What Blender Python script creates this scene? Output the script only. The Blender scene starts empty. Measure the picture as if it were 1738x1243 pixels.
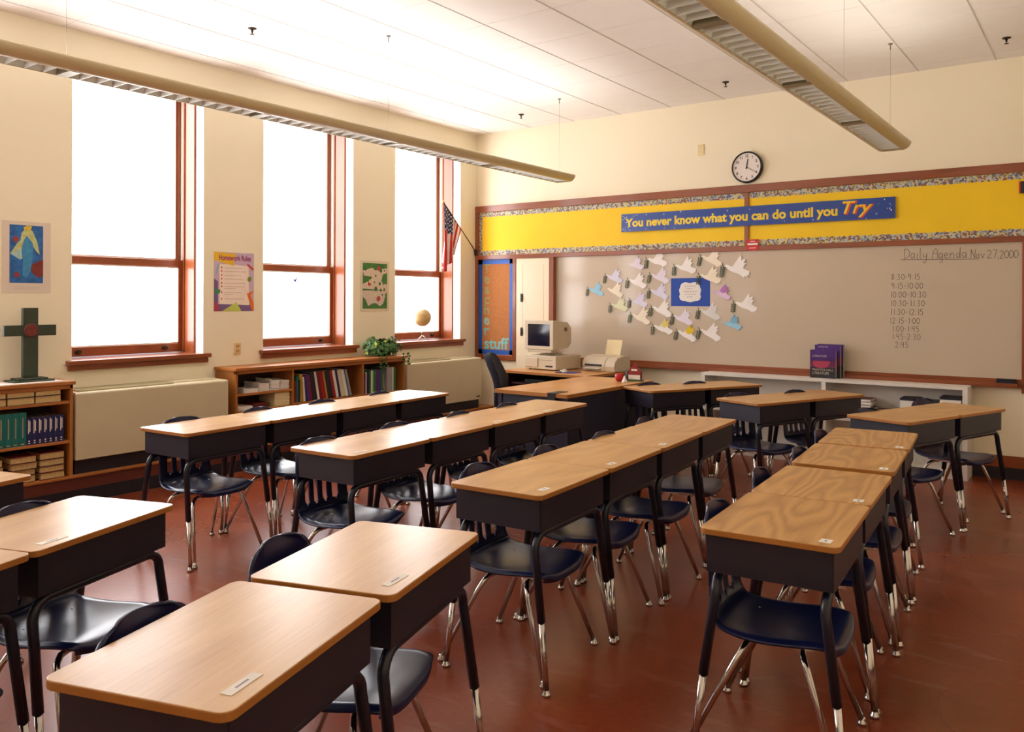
import bpy, bmesh, math, random
from mathutils import Vector, Matrix
PI = math.pi
R = math.radians
random.seed(7)
scene = bpy.context.scene
C = scene.collection

# ------------------------------------------------------------------ camera
cam_data = bpy.data.cameras.new('camera')
cam = bpy.data.objects.new('camera', cam_data)
C.objects.link(cam)
scene.camera = cam
cam_data.sensor_fit = 'HORIZONTAL'
cam_data.sensor_width = 36.0
cam_data.lens = 1405.03 / 1738 * 36
cam_data.shift_x = 0.0
cam_data.shift_y = -(621.5 - 509.78) / 1738
cam_data.clip_start = 0.05
cam.matrix_world = Matrix.Translation((6.42, -8.10, 1.495)) @ Matrix.Rotation(R(35.936), 4, 'Z') @ Matrix.Rotation(R(90), 4, 'X') @ Matrix.Rotation(0.003085, 4, 'Z')

# ------------------------------------------------------------------ world, exposure
world = bpy.data.worlds.new('world')
scene.world = world
world.use_nodes = True
world.node_tree.nodes['Background'].inputs[0].default_value = (0.8, 0.85, 1.0, 1)
world.node_tree.nodes['Background'].inputs[1].default_value = 1.0
vs = scene.view_settings
vs.view_transform = 'Standard'
vs.look = 'None'
vs.exposure = 0.08
vs.gamma = 1.0
vs.use_curve_mapping = False
SHADE_GLOW = 8.0      # daylight through the closed window shades
UPLIGHT_GLOW = 14.0    # tubes in the open tops of the hanging fixtures

# ------------------------------------------------------------------ materials
def lin(c):
    return tuple(((v / 12.92) if v <= 0.04045 else ((v + 0.055) / 1.055) ** 2.4) for v in c)
def srgb(r, g, b):
    return lin((r / 255, g / 255, b / 255))
MATS = {}
def mat(name, col, rough=0.5, metal=0.0, spec=0.5, vary=0.06, scale=6.0, bump=0.0, bscale=60, coat=0.0):
    if name in MATS: return MATS[name]
    m = bpy.data.materials.new(name); m.use_nodes = True
    nt = m.node_tree; b = nt.nodes['Principled BSDF']
    c = srgb(*col)
    tc = nt.nodes.new('ShaderNodeTexCoord')
    n = nt.nodes.new('ShaderNodeTexNoise'); n.inputs['Scale'].default_value = scale; n.inputs['Detail'].default_value = 3
    nt.links.new(tc.outputs['Object'], n.inputs['Vector'])
    r = nt.nodes.new('ShaderNodeValToRGB')
    r.color_ramp.elements[0].position = 0.3; r.color_ramp.elements[1].position = 0.7
    r.color_ramp.elements[0].color = (*[v * (1 - vary) for v in c], 1)
    r.color_ramp.elements[1].color = (*[min(1, v * (1 + vary)) for v in c], 1)
    nt.links.new(n.outputs[0], r.inputs[0]); nt.links.new(r.outputs[0], b.inputs['Base Color'])
    b.inputs['Roughness'].default_value = rough; b.inputs['Metallic'].default_value = metal
    b.inputs['Specular IOR Level'].default_value = spec
    if coat: b.inputs['Coat Weight'].default_value = coat; b.inputs['Coat Roughness'].default_value = 0.08
    if bump:
        n2 = nt.nodes.new('ShaderNodeTexNoise'); n2.inputs['Scale'].default_value = bscale
        nt.links.new(tc.outputs['Object'], n2.inputs['Vector'])
        bp = nt.nodes.new('ShaderNodeBump'); bp.inputs['Strength'].default_value = bump; bp.inputs['Distance'].default_value = 0.01
        nt.links.new(n2.outputs[0], bp.inputs['Height']); nt.links.new(bp.outputs[0], b.inputs['Normal'])
    MATS[name] = m
    return m
def wood(name, dark, light, rough=0.35, gx=16, gy=1.1, dist=2.2, rings=3.0, mixv=0.5, axis='Y', coat=0.0, stretch=0.22):
    """grain runs along local axis"""
    if name in MATS: return MATS[name]
    m = bpy.data.materials.new(name); m.use_nodes = True
    nt = m.node_tree; b = nt.nodes['Principled BSDF']
    tc = nt.nodes.new('ShaderNodeTexCoord'); oi = nt.nodes.new('ShaderNodeObjectInfo')
    mp = nt.nodes.new('ShaderNodeMapping')
    off = nt.nodes.new('ShaderNodeMath'); off.operation = 'MULTIPLY'; off.inputs[1].default_value = 37.0
    nt.links.new(oi.outputs['Random'], off.inputs[0])
    cmb = nt.nodes.new('ShaderNodeCombineXYZ')
    for i in range(3): nt.links.new(off.outputs[0], cmb.inputs[i])
    nt.links.new(tc.outputs['Object'], mp.inputs['Vector']); nt.links.new(cmb.outputs[0], mp.inputs['Location'])
    sc = {'X': (gy, gx, gx), 'Y': (gx, gy, gx), 'Z': (gx, gx, gy)}[axis]
    sc1 = {'X': (stretch, 1, 1), 'Y': (1, stretch, 1), 'Z': (1, 1, stretch)}[axis]
    mp.inputs['Scale'].default_value = sc1
    n1 = nt.nodes.new('ShaderNodeTexNoise'); n1.inputs['Scale'].default_value = rings; n1.inputs['Detail'].default_value = 2.0
    nt.links.new(mp.outputs[0], n1.inputs['Vector'])
    ml = nt.nodes.new('ShaderNodeMath'); ml.operation = 'MULTIPLY'; ml.inputs[1].default_value = gx
    nt.links.new(n1.outputs[0], ml.inputs[0])
    pp = nt.nodes.new('ShaderNodeMath'); pp.operation = 'PINGPONG'; pp.inputs[1].default_value = 1.0
    nt.links.new(ml.outputs[0], pp.inputs[0])
    mp2 = nt.nodes.new('ShaderNodeMapping'); mp2.inputs['Scale'].default_value = {'X': (6, 110, 110), 'Y': (110, 6, 110), 'Z': (110, 110, 6)}[axis]
    nt.links.new(tc.outputs['Object'], mp2.inputs['Vector']); nt.links.new(cmb.outputs[0], mp2.inputs['Location'])
    n2 = nt.nodes.new('ShaderNodeTexNoise'); n2.inputs['Scale'].default_value = 1.0; n2.inputs['Detail'].default_value = 3
    nt.links.new(mp2.outputs[0], n2.inputs['Vector'])
    mx = nt.nodes.new('ShaderNodeMix'); mx.data_type = 'FLOAT'; mx.inputs[0].default_value = mixv
    nt.links.new(pp.outputs[0], mx.inputs[2]); nt.links.new(n2.outputs[0], mx.inputs[3])
    r = nt.nodes.new('ShaderNodeValToRGB')
    r.color_ramp.elements[0].position = 0.15; r.color_ramp.elements[1].position = 0.75
    r.color_ramp.elements[0].color = (*srgb(*dark), 1); r.color_ramp.elements[1].color = (*srgb(*light), 1)
    nt.links.new(mx.outputs[0], r.inputs[0]); nt.links.new(r.outputs[0], b.inputs['Base Color'])
    b.inputs['Roughness'].default_value = rough
    if coat: b.inputs['Coat Weight'].default_value = coat; b.inputs['Coat Roughness'].default_value = 0.12
    MATS[name] = m
    return m
def glow(name, col, strength):
    m = bpy.data.materials.new(name); m.use_nodes = True
    b = m.node_tree.nodes['Principled BSDF']
    b.inputs['Base Color'].default_value = (0.85, 0.85, 0.85, 1)
    b.inputs['Emission Color'].default_value = (*col, 1); b.inputs['Emission Strength'].default_value = strength
    b.inputs['Roughness'].default_value = 0.6
    return m

M_wall = mat('cream_wall_paint', (246, 234, 205), 0.6, vary=0.015, scale=1.5, bump=0.05, bscale=180)
M_ceil = mat('ceiling_tile', (246, 240, 232), 0.9, vary=0.01, bump=0.12, bscale=220)
M_grid = mat('ceiling_joint', (204, 196, 188), 0.8)
M_trim = wood('cherry_stained_trim', (118, 56, 26), (152, 80, 42), 0.30, gx=10, rings=2, axis='Z', mixv=0.7, coat=0.25)
M_trimh = wood('cherry_stained_rail', (118, 56, 26), (152, 80, 42), 0.30, gx=10, rings=2, axis='X', mixv=0.7, coat=0.25)
M_trimy = wood('cherry_stained_sill', (118, 56, 26), (152, 80, 42), 0.32, gx=10, rings=2, axis='Y', mixv=0.7, coat=0.2)
M_oak = wood('oak_shelf_wood', (152, 88, 36), (186, 120, 58), 0.4, gx=12, rings=2.2, axis='Y', mixv=0.65)
M_oakz = wood('oak_upright_wood', (146, 84, 36), (180, 116, 56), 0.4, gx=12, rings=2.2, axis='Z', mixv=0.65)
M_lam = wood('oak_laminate', (188, 142, 92), (212, 172, 120), 0.30, gx=11, rings=2.4, mixv=0.62)
M_lam2 = wood('walnut_grain_laminate', (164, 114, 58), (204, 156, 90), 0.32, gx=30, rings=3.4, mixv=0.46, stretch=0.2)
M_lam3 = wood('golden_laminate', (178, 128, 68), (206, 160, 98), 0.31, gx=15, rings=3.2, mixv=0.6)
M_edge = mat('amber_edge_band', (168, 108, 44), 0.4)
M_box = mat('dark_enamelled_steel', (34, 29, 43), 0.42, vary=0.05)
M_frame = mat('black_enamel_tube', (24, 26, 42), 0.3)
M_chrome = mat('chrome', (205, 200, 195), 0.14, metal=1.0, vary=0.02)
M_plastic = mat('navy_plastic', (15, 23, 66), 0.28, vary=0.05, bump=0.04, bscale=500)
M_white = mat('white_laminate', (226, 218, 208), 0.45, vary=0.02)
M_paper = mat('white_paper', (236, 230, 222), 0.8, vary=0.02)
M_black = mat('black_plastic', (24, 23, 28), 0.4)
M_base = mat('black_rubber_base', (26, 26, 34), 0.5)
M_vent = mat('putty_enamel_metal', (206, 194, 160), 0.45, vary=0.02)
M_ventg = mat('putty_grille', (176, 164, 128), 0.6, vary=0.05, scale=60)
M_beige = mat('beige_computer_plastic', (206, 192, 166), 0.5, vary=0.02)
M_cream = mat('cream_paper', (236, 218, 172), 0.8, vary=0.02)
M_pages = mat('book_page_edges', (206, 176, 120), 0.85, vary=0.12, scale=90)
M_steel = mat('dull_bronze_hardware', (70, 60, 48), 0.4, metal=0.8)

# floor: worn glossy red-brown sheet flooring
def floor_mat():
    m = bpy.data.materials.new('red_brown_sheet_floor'); m.use_nodes = True
    nt = m.node_tree; b = nt.nodes['Principled BSDF']; tc = nt.nodes.new('ShaderNodeTexCoord')
    n1 = nt.nodes.new('ShaderNodeTexNoise'); n1.inputs['Scale'].default_value = 1.1; n1.inputs['Detail'].default_value = 2
    n2 = nt.nodes.new('ShaderNodeTexNoise'); n2.inputs['Scale'].default_value = 34; n2.inputs['Detail'].default_value = 1
    for n in (n1, n2): nt.links.new(tc.outputs['Object'], n.inputs['Vector'])
    mx = nt.nodes.new('ShaderNodeMix'); mx.data_type = 'FLOAT'; mx.inputs[0].default_value = 0.18
    nt.links.new(n1.outputs[0], mx.inputs[2]); nt.links.new(n2.outputs[0], mx.inputs[3])
    r = nt.nodes.new('ShaderNodeValToRGB')
    r.color_ramp.elements[0].position = 0.32; r.color_ramp.elements[1].position = 0.68
    r.color_ramp.elements[0].color = (*srgb(112, 46, 22), 1); r.color_ramp.elements[1].color = (*srgb(146, 68, 38), 1)
    nt.links.new(mx.outputs[0], r.inputs[0])
    # pale scuffs
    mp = nt.nodes.new('ShaderNodeMapping'); mp.inputs['Scale'].default_value = (1.0, 3.2, 1); mp.inputs['Rotation'].default_value = (0, 0, 0.6)
    n3 = nt.nodes.new('ShaderNodeTexNoise'); n3.inputs['Scale'].default_value = 2.6; n3.inputs['Detail'].default_value = 3.5; n3.inputs['Roughness'].default_value = 0.5
    nt.links.new(tc.outputs['Object'], mp.inputs['Vector']); nt.links.new(mp.outputs[0], n3.inputs['Vector'])
    r3 = nt.nodes.new('ShaderNodeValToRGB'); r3.color_ramp.elements[0].position = 0.58; r3.color_ramp.elements[1].position = 0.85
    r3.color_ramp.elements[1].color = (0.22, 0.22, 0.22, 1)
    nt.links.new(n3.outputs[0], r3.inputs[0])
    mc = nt.nodes.new('ShaderNodeMix'); mc.data_type = 'RGBA'
    nt.links.new(r3.outputs[0], mc.inputs[0]); nt.links.new(r.outputs[0], mc.inputs[6]); mc.inputs[7].default_value = (*srgb(200, 160, 140), 1)
    nt.links.new(mc.outputs[2], b.inputs['Base Color'])
    n4 = nt.nodes.new('ShaderNodeTexNoise'); n4.inputs['Scale'].default_value = 0.8; n4.inputs['Detail'].default_value = 0.0
    nt.links.new(tc.outputs['Object'], n4.inputs['Vector'])
    rr = nt.nodes.new('ShaderNodeMapRange'); rr.inputs[3].default_value = 0.24; rr.inputs[4].default_value = 0.32
    nt.links.new(n4.outputs[0], rr.inputs[0]); nt.links.new(rr.outputs[0], b.inputs['Roughness'])
    return m
M_floor = floor_mat()

# ------------------------------------------------------------------ mesh helpers
class MB:
    """collects shapes into one bmesh; every shape takes a material index"""
    def __init__(s): s.bm = bmesh.new()
    def poly(s, pts, mi=0):
        f = s.bm.faces.new([s.bm.verts.new(p) for p in pts]); f.material_index = mi; return f
    def box(s, x0, x1, y0, y1, z0, z1, mi=0, T=None):
        P = [Vector(p) for p in ((x0,y0,z0),(x1,y0,z0),(x1,y1,z0),(x0,y1,z0),(x0,y0,z1),(x1,y0,z1),(x1,y1,z1),(x0,y1,z1))]
        if T is not None: P = [T @ p for p in P]
        v = [s.bm.verts.new(p) for p in P]
        for q in ((0,3,2,1),(4,5,6,7),(0,1,5,4),(1,2,6,5),(2,3,7,6),(3,0,4,7)):
            f = s.bm.faces.new([v[i] for i in q]); f.material_index = mi
        return s
    def prism(s, pts, d, mi=0, side=None, T=None):
        """pts 3-D planar loop, extruded by vector d"""
        d = Vector(d); A = [Vector(p) for p in pts]; B = [p + d for p in A]
        if T is not None: A = [T @ p for p in A]; B = [T @ p for p in B]
        a = [s.bm.verts.new(p) for p in A]; b = [s.bm.verts.new(p) for p in B]; n = len(a)
        s.bm.faces.new(a[::-1]).material_index = mi
        s.bm.faces.new(b).material_index = mi
        for i in range(n):
            s.bm.faces.new((a[i], a[(i+1) % n], b[(i+1) % n], b[i])).material_index = mi if side is None else side
        return s
    def tube(s, pts, r, n=10, mi=0, caps=True):
        pts = [Vector(p) for p in pts]
        rr = r if isinstance(r, (list, tuple)) else [r] * len(pts)
        rings = []; up = None
        for i, p in enumerate(pts):
            t = (pts[min(i+1, len(pts)-1)] - pts[max(i-1, 0)]).normalized()
            if up is None:
                up = t.orthogonal().normalized()
            up = (up - t * up.dot(t)).normalized(); w = t.cross(up)
            rings.append([s.bm.verts.new(p + (up * math.cos(2*PI*k/n) + w * math.sin(2*PI*k/n)) * rr[i]) for k in range(n)])
        for a, b in zip(rings, rings[1:]):
            for k in range(n):
                f = s.bm.faces.new((a[k], a[(k+1) % n], b[(k+1) % n], b[k])); f.material_index = mi; f.smooth = True
        if caps:
            s.bm.faces.new(rings[0][::-1]).material_index = mi; s.bm.faces.new(rings[-1]).material_index = mi
        return s
    def lathe(s, prof, c=(0,0,0), n=20, mi=0, axis='Z', smooth=True):
        """prof: (radius, height) pairs"""
        rings = []
        for r, h in prof:
            ring = []
            for k in range(n):
                a = 2*PI*k/n; x, y = r*math.cos(a), r*math.sin(a)
                p = {'Z': (x, y, h), 'Y': (x, h, y), 'X': (h, x, y)}[axis]
                ring.append(s.bm.verts.new((c[0]+p[0], c[1]+p[1], c[2]+p[2])))
            rings.append(ring)
        for a, b in zip(rings, rings[1:]):
            for k in range(n):
                f = s.bm.faces.new((a[k], a[(k+1) % n], b[(k+1) % n], b[k])); f.material_index = mi; f.smooth = smooth
        s.bm.faces.new(rings[0][::-1]).material_index = mi; s.bm.faces.new(rings[-1]).material_index = mi
        return s
    def grid(s, G, mi=0, smooth=True, skip=None, mfun=None):
        V = [[s.bm.verts.new(p) for p in row] for row in G]
        for i in range(len(G)-1):
            for j in range(len(G[0])-1):
                if skip and skip(i, j): continue
                f = s.bm.faces.new((V[i][j], V[i][j+1], V[i+1][j+1], V[i+1][j])); f.smooth = smooth
                f.material_index = mfun(i, j) if mfun else mi
        return s
    def build(s, name, mats, parent=None, bevel=0.0, loc=None, fix=True, seg=2):
        if fix: bmesh.ops.recalc_face_normals(s.bm, faces=s.bm.faces)
        me = bpy.data.meshes.new(name); s.bm.to_mesh(me); s.bm.free()
        for m in (mats if isinstance(mats, (list, tuple)) else [mats]): me.materials.append(m)
        o = bpy.data.objects.new(name, me); C.objects.link(o)
        if parent is not None: o.parent = parent
        if loc is not None: o.location = loc
        if bevel:
            b = o.modifiers.new('bevel', 'BEVEL'); b.width = bevel; b.segments = seg; b.limit_method = 'ANGLE'; b.angle_limit = R(40)
            b.harden_normals = False
        return o
def tag(o, label=None, cat=None, group=None, kind=None):
    if label: o['label'] = label
    if cat: o['category'] = cat
    if group: o['group'] = group
    if kind: o['kind'] = kind
    return o
def thing(name, label, cat, loc=(0,0,0), rz=0.0, group=None):
    o = bpy.data.objects.new(name, None); o.empty_display_size = 0.05; C.objects.link(o)
    o.location = loc; o.rotation_euler = (0, 0, rz)
    return tag(o, label, cat, group)
def struct(name, mb, m, parent=None, **k):
    o = mb.build(name, m, parent, **k)
    if parent is None: o['kind'] = 'structure'
    return o
def copy_tree(o, parent=None):
    c = o.copy(); C.objects.link(c); c.parent = parent
    for ch in [x for x in KIDS.get(o.name, [])]: copy_tree(ch, c)
    return c
KIDS = {}
def index_kids():
    KIDS.clear()
    for o in bpy.data.objects:
        if o.parent: KIDS.setdefault(o.parent.name, []).append(o)
def rrect(x0, x1, y0, y1, r, z=0.0, n=4):
    P = []
    for cx, cy, a0 in ((x1-r, y1-r, 0), (x0+r, y1-r, 90), (x0+r, y0+r, 180), (x1-r, y0+r, 270)):
        for k in range(n+1):
            a = R(a0 + 90*k/n); P.append((cx + r*math.cos(a), cy + r*math.sin(a), z))
    return P
# wall frames: F = front wall (plane y=0, looks to -y), L = window wall (plane x=0, looks to +x)
def F(u, z, d): return (u, -d, z)
def Lw(u, z, d): return (d, u, z)
def slab(mb, fr, u0, u1, z0, z1, d0, d1, mi=0):
    a = fr(u0, z0, d0); b = fr(u1, z1, d1)
    mb.box(min(a[0], b[0]), max(a[0], b[0]), min(a[1], b[1]), max(a[1], b[1]), z0, z1, mi); return mb
def flat(mb, fr, pts, d, t=0.0015, mi=0):
    A = [fr(u, z, d) for u, z in pts]; B = fr(0, 0, t); O = fr(0, 0, 0)
    mb.prism(A, (B[0]-O[0], B[1]-O[1], 0), mi); return mb
def disc(fr, u, z, r, n=14, sx=1.0, rot=0.0):
    P = []
    for k in range(n):
        a = 2*PI*k/n; x, y = r*sx*math.cos(a), r*math.sin(a)
        P.append((u + x*math.cos(rot) - y*math.sin(rot), z + x*math.sin(rot) + y*math.cos(rot)))
    return P
def text_mesh(body, size, fr='F', u=0, z=0, d=0.01, depth=0.001, bold=0.0, shear=0.0, width=None, align='LEFT', name='lettering', m=None, parent=None, sx=1.0):
    cu = bpy.data.curves.new(name, 'FONT'); cu.body = body; cu.size = size; cu.extrude = depth; cu.offset = bold; cu.shear = shear
    cu.align_x = align; cu.resolution_u = 3
    ob = bpy.data.objects.new(name + '_curve', cu); C.objects.link(ob)
    bpy.context.view_layer.update()
    dg = bpy.context.evaluated_depsgraph_get()
    me = bpy.data.meshes.new_from_object(ob.evaluated_get(dg))
    bpy.data.objects.remove(ob); bpy.data.curves.remove(cu)
    xs = [v.co.x for v in me.vertices]
    if width and xs:
        k = width / (max(xs) - min(xs)); x0 = min(xs)
        for v in me.vertices: v.co.x = (v.co.x - x0) * k
    if sx != 1.0:
        for v in me.vertices: v.co.x *= sx
    for v in me.vertices:
        x, y, q = v.co
        if fr == 'F': v.co = (u + x, -(d + q), z + y)
        elif fr == 'L': v.co = (d + q, u + x, z + y)
    me.name = name; me.materials.clear()
    if m: me.materials.append(m)
    o = bpy.data.objects.new(name, me); C.objects.link(o)
    if parent is not None: o.parent = parent
    return o
# single-stroke hand lettering (unit box 0..1 high)
STR = {
'0': [[(.3,1),(.08,.75),(.05,.35),(.25,0),(.5,.1),(.6,.5),(.52,.85),(.3,1)]],
'1': [[(.3,1),(.28,0)]],
'2': [[(.05,.8),(.25,1),(.5,.85),(.45,.55),(.1,.08),(.05,0),(.6,.05)]],
'3': [[(.08,.92),(.35,1),(.5,.8),(.25,.55),(.52,.35),(.4,.03),(.05,.08)]],
'4': [[(.12,1),(.08,.5),(.5,.5)],[(.48,1),(.45,0)]],
'5': [[(.55,1),(.15,1),(.1,.6),(.4,.6),(.52,.3),(.35,0),(.05,.05)]],
'7': [[(.05,1),(.55,1),(.25,0)]],
'8': [[(.5,.85),(.3,1),(.1,.85),(.3,.55),(.5,.25),(.3,0),(.08,.22),(.3,.55),(.5,.85)]],
'9': [[(.5,.8),(.3,1),(.08,.8),(.2,.55),(.5,.65),(.5,.8),(.45,0)]],
':': [[(.12,.65),(.14,.6)],[(.12,.2),(.14,.15)]],
'-': [[(.05,.45),(.3,.47)]], '.': [[(.05,.05),(.08,.0)]], ',': [[(.1,.05),(.03,-.12)]], ' ': [],
'D': [[(.1,1),(.05,0)],[(.0,.95),(.35,1),(.62,.7),(.55,.2),(.05,0)]],
'a': [[(.45,.5),(.2,.55),(.05,.25),(.2,0),(.42,.2),(.47,.5),(.45,.05),(.55,0)]],
'i': [[(.1,.5),(.08,.05),(.2,0)]],
'l': [[(.1,1.05),(.08,.05),(.2,0)]],
'y': [[(.05,.5),(.12,.1),(.4,.15),(.48,.5),(.4,-.3),(.2,-.5),(.05,-.3)]],
'A': [[(.0,0),(.1,.7),(.35,1),(.55,.85),(.55,0)],[(.05,.5),(.55,.55)]],
'g': [[(.45,.5),(.2,.55),(.05,.25),(.2,0),(.42,.2),(.47,.5),(.42,-.35),(.15,-.45)]],
'e': [[(.08,.25),(.42,.32),(.3,.55),(.1,.45),(.05,.15),(.25,0),(.45,.1)]],
'n': [[(.05,.5),(.05,0)],[(.05,.3),(.25,.55),(.4,.45),(.42,0)]],
'd': [[(.42,.45),(.2,.5),(.05,.25),(.2,0),(.42,.2),(.48,1.05),(.44,.05),(.52,0)]],
'N': [[(.05,0),(.08,1)],[(.08,1),(.5,.02)],[(.5,.02),(.55,1)]],
'o': [[(.25,.5),(.06,.3),(.15,.02),(.38,.1),(.4,.4),(.25,.5)]],
'v': [[(.03,.5),(.2,.02),(.4,.5)]],
}
def hand(mb, txt, u, z, h, w, d, step=0.66, fr=F):
    cx = u
    for ch in txt:
        for st in STR.get(ch, []):
            pts = [(cx + (x + 0.12*y*0) * h * 0.85, z + y * h) for x, y in st]
            for (a, b), (c, e) in zip(pts, pts[1:]):
                dx, dz = c - a, e - b; l = math.hypot(dx, dz) or 1; nx, nz = -dz/l*w/2, dx/l*w/2
                ex, ez = dx/l*w*.3, dz/l*w*.3
                flat(mb, fr, [(a-ex+nx, b-ez+nz), (a-ex-nx, b-ez-nz), (c+ex-nx, e+ez-nz), (c+ex+nx, e+ez+nz)], d, 0.0006)
        cx += h * ({':': .26, '1': .46, '-': .42, ' ': .5, ',': .3, 'i': .28, 'l': .28}.get(ch, step))
    return cx

# ================================================================== SETTING
HC = 3.55; RX = 7.0; RY = -10.8
WINS = [(-0.3125 - 1.1333 - k*1.7581, -0.3125 - k*1.7581) for k in range(6)]   # openings, counted from the corner
WZ0, WZ1 = 0.985, 3.325
DW = 0.46
struct('floor', MB().box(-0.1, RX+0.1, RY-0.1, 0.1, -0.05, 0), M_floor)
struct('ceiling', MB().box(-0.1, RX+0.1, RY-0.1, 0.1, HC, HC+0.1), M_ceil)
mb = MB()
x = 0.22
for k in range(12):
    xx = 0.83 + 0.5985*k - 0.6
    if 0.05 < xx < RX: mb.box(xx-0.004, xx+0.004, RY, 0, HC-0.0025, HC+0.01)
struct('trim_1', mb, M_grid)
mb = MB()
for k in range(18):
    yy = -0.2 - 0.605*k
    mb.box(0, RX, yy-0.0018, yy+0.0018, HC-0.0015, HC+0.01)
struct('trim_2', mb, mat('ceiling_cross_joint', (232, 225, 217), 0.8))
struct('wall_front', MB().box(-DW, RX+0.1, 0, 0.12, 0, HC), M_wall)
struct('wall_right', MB().box(RX, RX+0.12, RY, 0, 0, HC), M_wall)
struct('wall_back', MB().box(-DW, RX+0.1, RY-0.12, RY, 0, HC), M_wall)
mb = MB()
mb.box(-DW, 0, RY, 0, 0, WZ0-0.03); mb.box(-DW, 0, RY, 0, WZ1, HC)
edges = [0.0]
for a, b in WINS: edges += [b, a]
edges.append(RY)
for i in range(0, len(edges), 2):
    mb.box(-DW, 0, edges[i+1], edges[i], WZ0-0.03, WZ1)
struct('wall_left', mb, M_wall)
# plinth under the window wall, black base
struct('trim_3', MB().box(0, 0.305, RY, 0, 0.187, 0.206), M_oak, bevel=0.003)
struct('baseboard_left', MB().box(0, 0.292, RY, 0, 0.1, 0.187).box(0.0, 0.296, RY, -0.001, 0, 0.1, 1),
       [wood('dark_plinth_board', (84, 38, 26), (104, 50, 34), 0.45, gx=8, rings=2, axis='Y', mixv=0.7), M_base])
struct('baseboard_front', MB().box(0.3, RX, -0.022, 0, 0.1, 0.197).box(0.3, RX, -0.018, 0, 0, 0.1, 1), [M_trimh, M_base])
struct('baseboard_right', MB().box(RX-0.022, RX, RY, -0.02, 0.1, 0.197).box(RX-0.018, RX, RY, -0.02, 0, 0.1, 1), [M_trimy, M_base])

# ---- windows
M_shade = glow('backlit_window_shade', (0.95, 0.965, 1.0), SHADE_GLOW)
M_track = mat('pale_window_track', (214, 206, 186), 0.4)
M_reveal = mat('white_reveal_paint', (246, 240, 228), 0.6, vary=0.01)
for wi, (a, b) in enumerate(WINS):
    mb = MB()
    # wooden jambs, head and stool inside the plaster reveal
    for s, yj in ((1, a), (-1, b)):
        y0, y1 = sorted((yj, yj + s*0.012)); mb.box(-0.285, -0.115, y0, y1, WZ0, WZ1)
        y0, y1 = sorted((yj, yj + s*0.02)); mb.box(-0.130, -0.118, y0, y1, WZ0, WZ1)
        y0, y1 = sorted((yj, yj + s*0.022)); mb.box(-0.290, -0.268, y0, y1, WZ0, WZ1)
        y0, y1 = sorted((yj, yj + s*0.012)); mb.box(-0.40, -0.285, y0, y1, WZ0, WZ1, 1)
        y0, y1 = sorted((yj, yj + s*0.003)); mb.box(-0.118, -0.002, y0, y1, WZ0, WZ1, 2)
    mb.box(-0.40, -0.115, a, b, WZ1-0.008, WZ1)
    win = struct('window_%d' % (wi+1), mb, [M_trim, M_track, M_reveal])
    # upper sash (outer) and lower sash (inner)
    for nm, xo, z0, z1, rb, rt in (('upper_sash', -0.375, 1.795, WZ1-0.008, 0.05, 0.03), ('lower_sash', -0.33, 1.03, 1.84, 0.075, 0.06)):
        f = MB()
        f.box(xo, xo+0.04, a+0.012, a+0.06, z0, z1); f.box(xo, xo+0.04, b-0.06, b-0.012, z0, z1)
        f.box(xo, xo+0.04, a+0.05, b-0.05, z0, z0+rb, 1); f.box(xo, xo+0.04, a+0.05, b-0.05, z1-rt, z1, 1)
        sash = f.build(nm, [M_trim, M_trimy], win, bevel=0.003)
        r = MB()
        r.box(xo+0.012, xo+0.02, a+0.055, b-0.055, z0+rb-0.01, z1-rt+0.01)
        r.build('shade', M_shade, sash)
        g = MB()
        for zz in ((z0+rb, z0+rb+0.012), (z1-rt-0.012, z1-rt)):
            g.box(xo+0.018, xo+0.032, a+0.06, b-0.06, *zz)
        g.build('shade_rail', M_paper, sash)
        if nm == 'lower_sash':
            for fy in (0.17, 0.83):
                yy = a + (b-a)*fy
                MB().box(xo+0.04, xo+0.056, yy-0.025, yy+0.025, z0+0.03, z0+0.05).box(xo+0.05, xo+0.066, yy-0.012, yy+0.012, z0+0.02, z0+0.06).build('sash_lift', M_steel, sash, bevel=0.003)
    s = MB()
    s.box(-0.40, 0.0, a, b, WZ0-0.03, 1.022)
    s.box(0.0, 0.055, a-0.045, b+0.045, 0.99, 1.024)
    s.box(0.0, 0.03, a-0.03, b+0.03, 0.945, 0.99)
    s.build('window_sill', M_trimy, win, bevel=0.004)

st = thing('window_sticker', 'tiny purple butterfly sticker on the second window shade', 'sticker', (-0.3095, -2.575, 1.698))
flat(MB(), Lw, [(0, 0), (0.022, 0.03), (0.03, 0.012), (0.012, -0.01), (0.024, -0.03), (0.0, -0.022), (-0.012, -0.03), (-0.02, -0.004), (-0.022, 0.02)], 0.0, 0.001).build('wings', mat('purple_film', (110, 90, 200), 0.5), st)

# ---- ceiling sprinklers
def sprinkler(x, y, label):
    t = thing('sprinkler_head', label, 'sprinkler', (x, y, HC), 0, 'ceiling sprinkler heads')
    MB().lathe([(0.032, 0), (0.03, -0.006), (0.012, -0.012)], n=16).build('escutcheon', M_steel, t)
    MB().lathe([(0.009, -0.01), (0.008, -0.03), (0.004, -0.034), (0.004, -0.042), (0.016, -0.044), (0.016, -0.047)], n=12).build('nozzle', M_steel, t)
sprinkler(1.14, -4.18, 'small sprinkler head on the ceiling above the windows, nearest the camera')
sprinkler(1.13, -0.64, 'small sprinkler head on the ceiling near the corner above the flag')
sprinkler(3.48, -0.64, 'small sprinkler head on the ceiling above the wall clock')
sprinkler(5.75, -0.63, 'small sprinkler head on the ceiling at far right of the photo')

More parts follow.
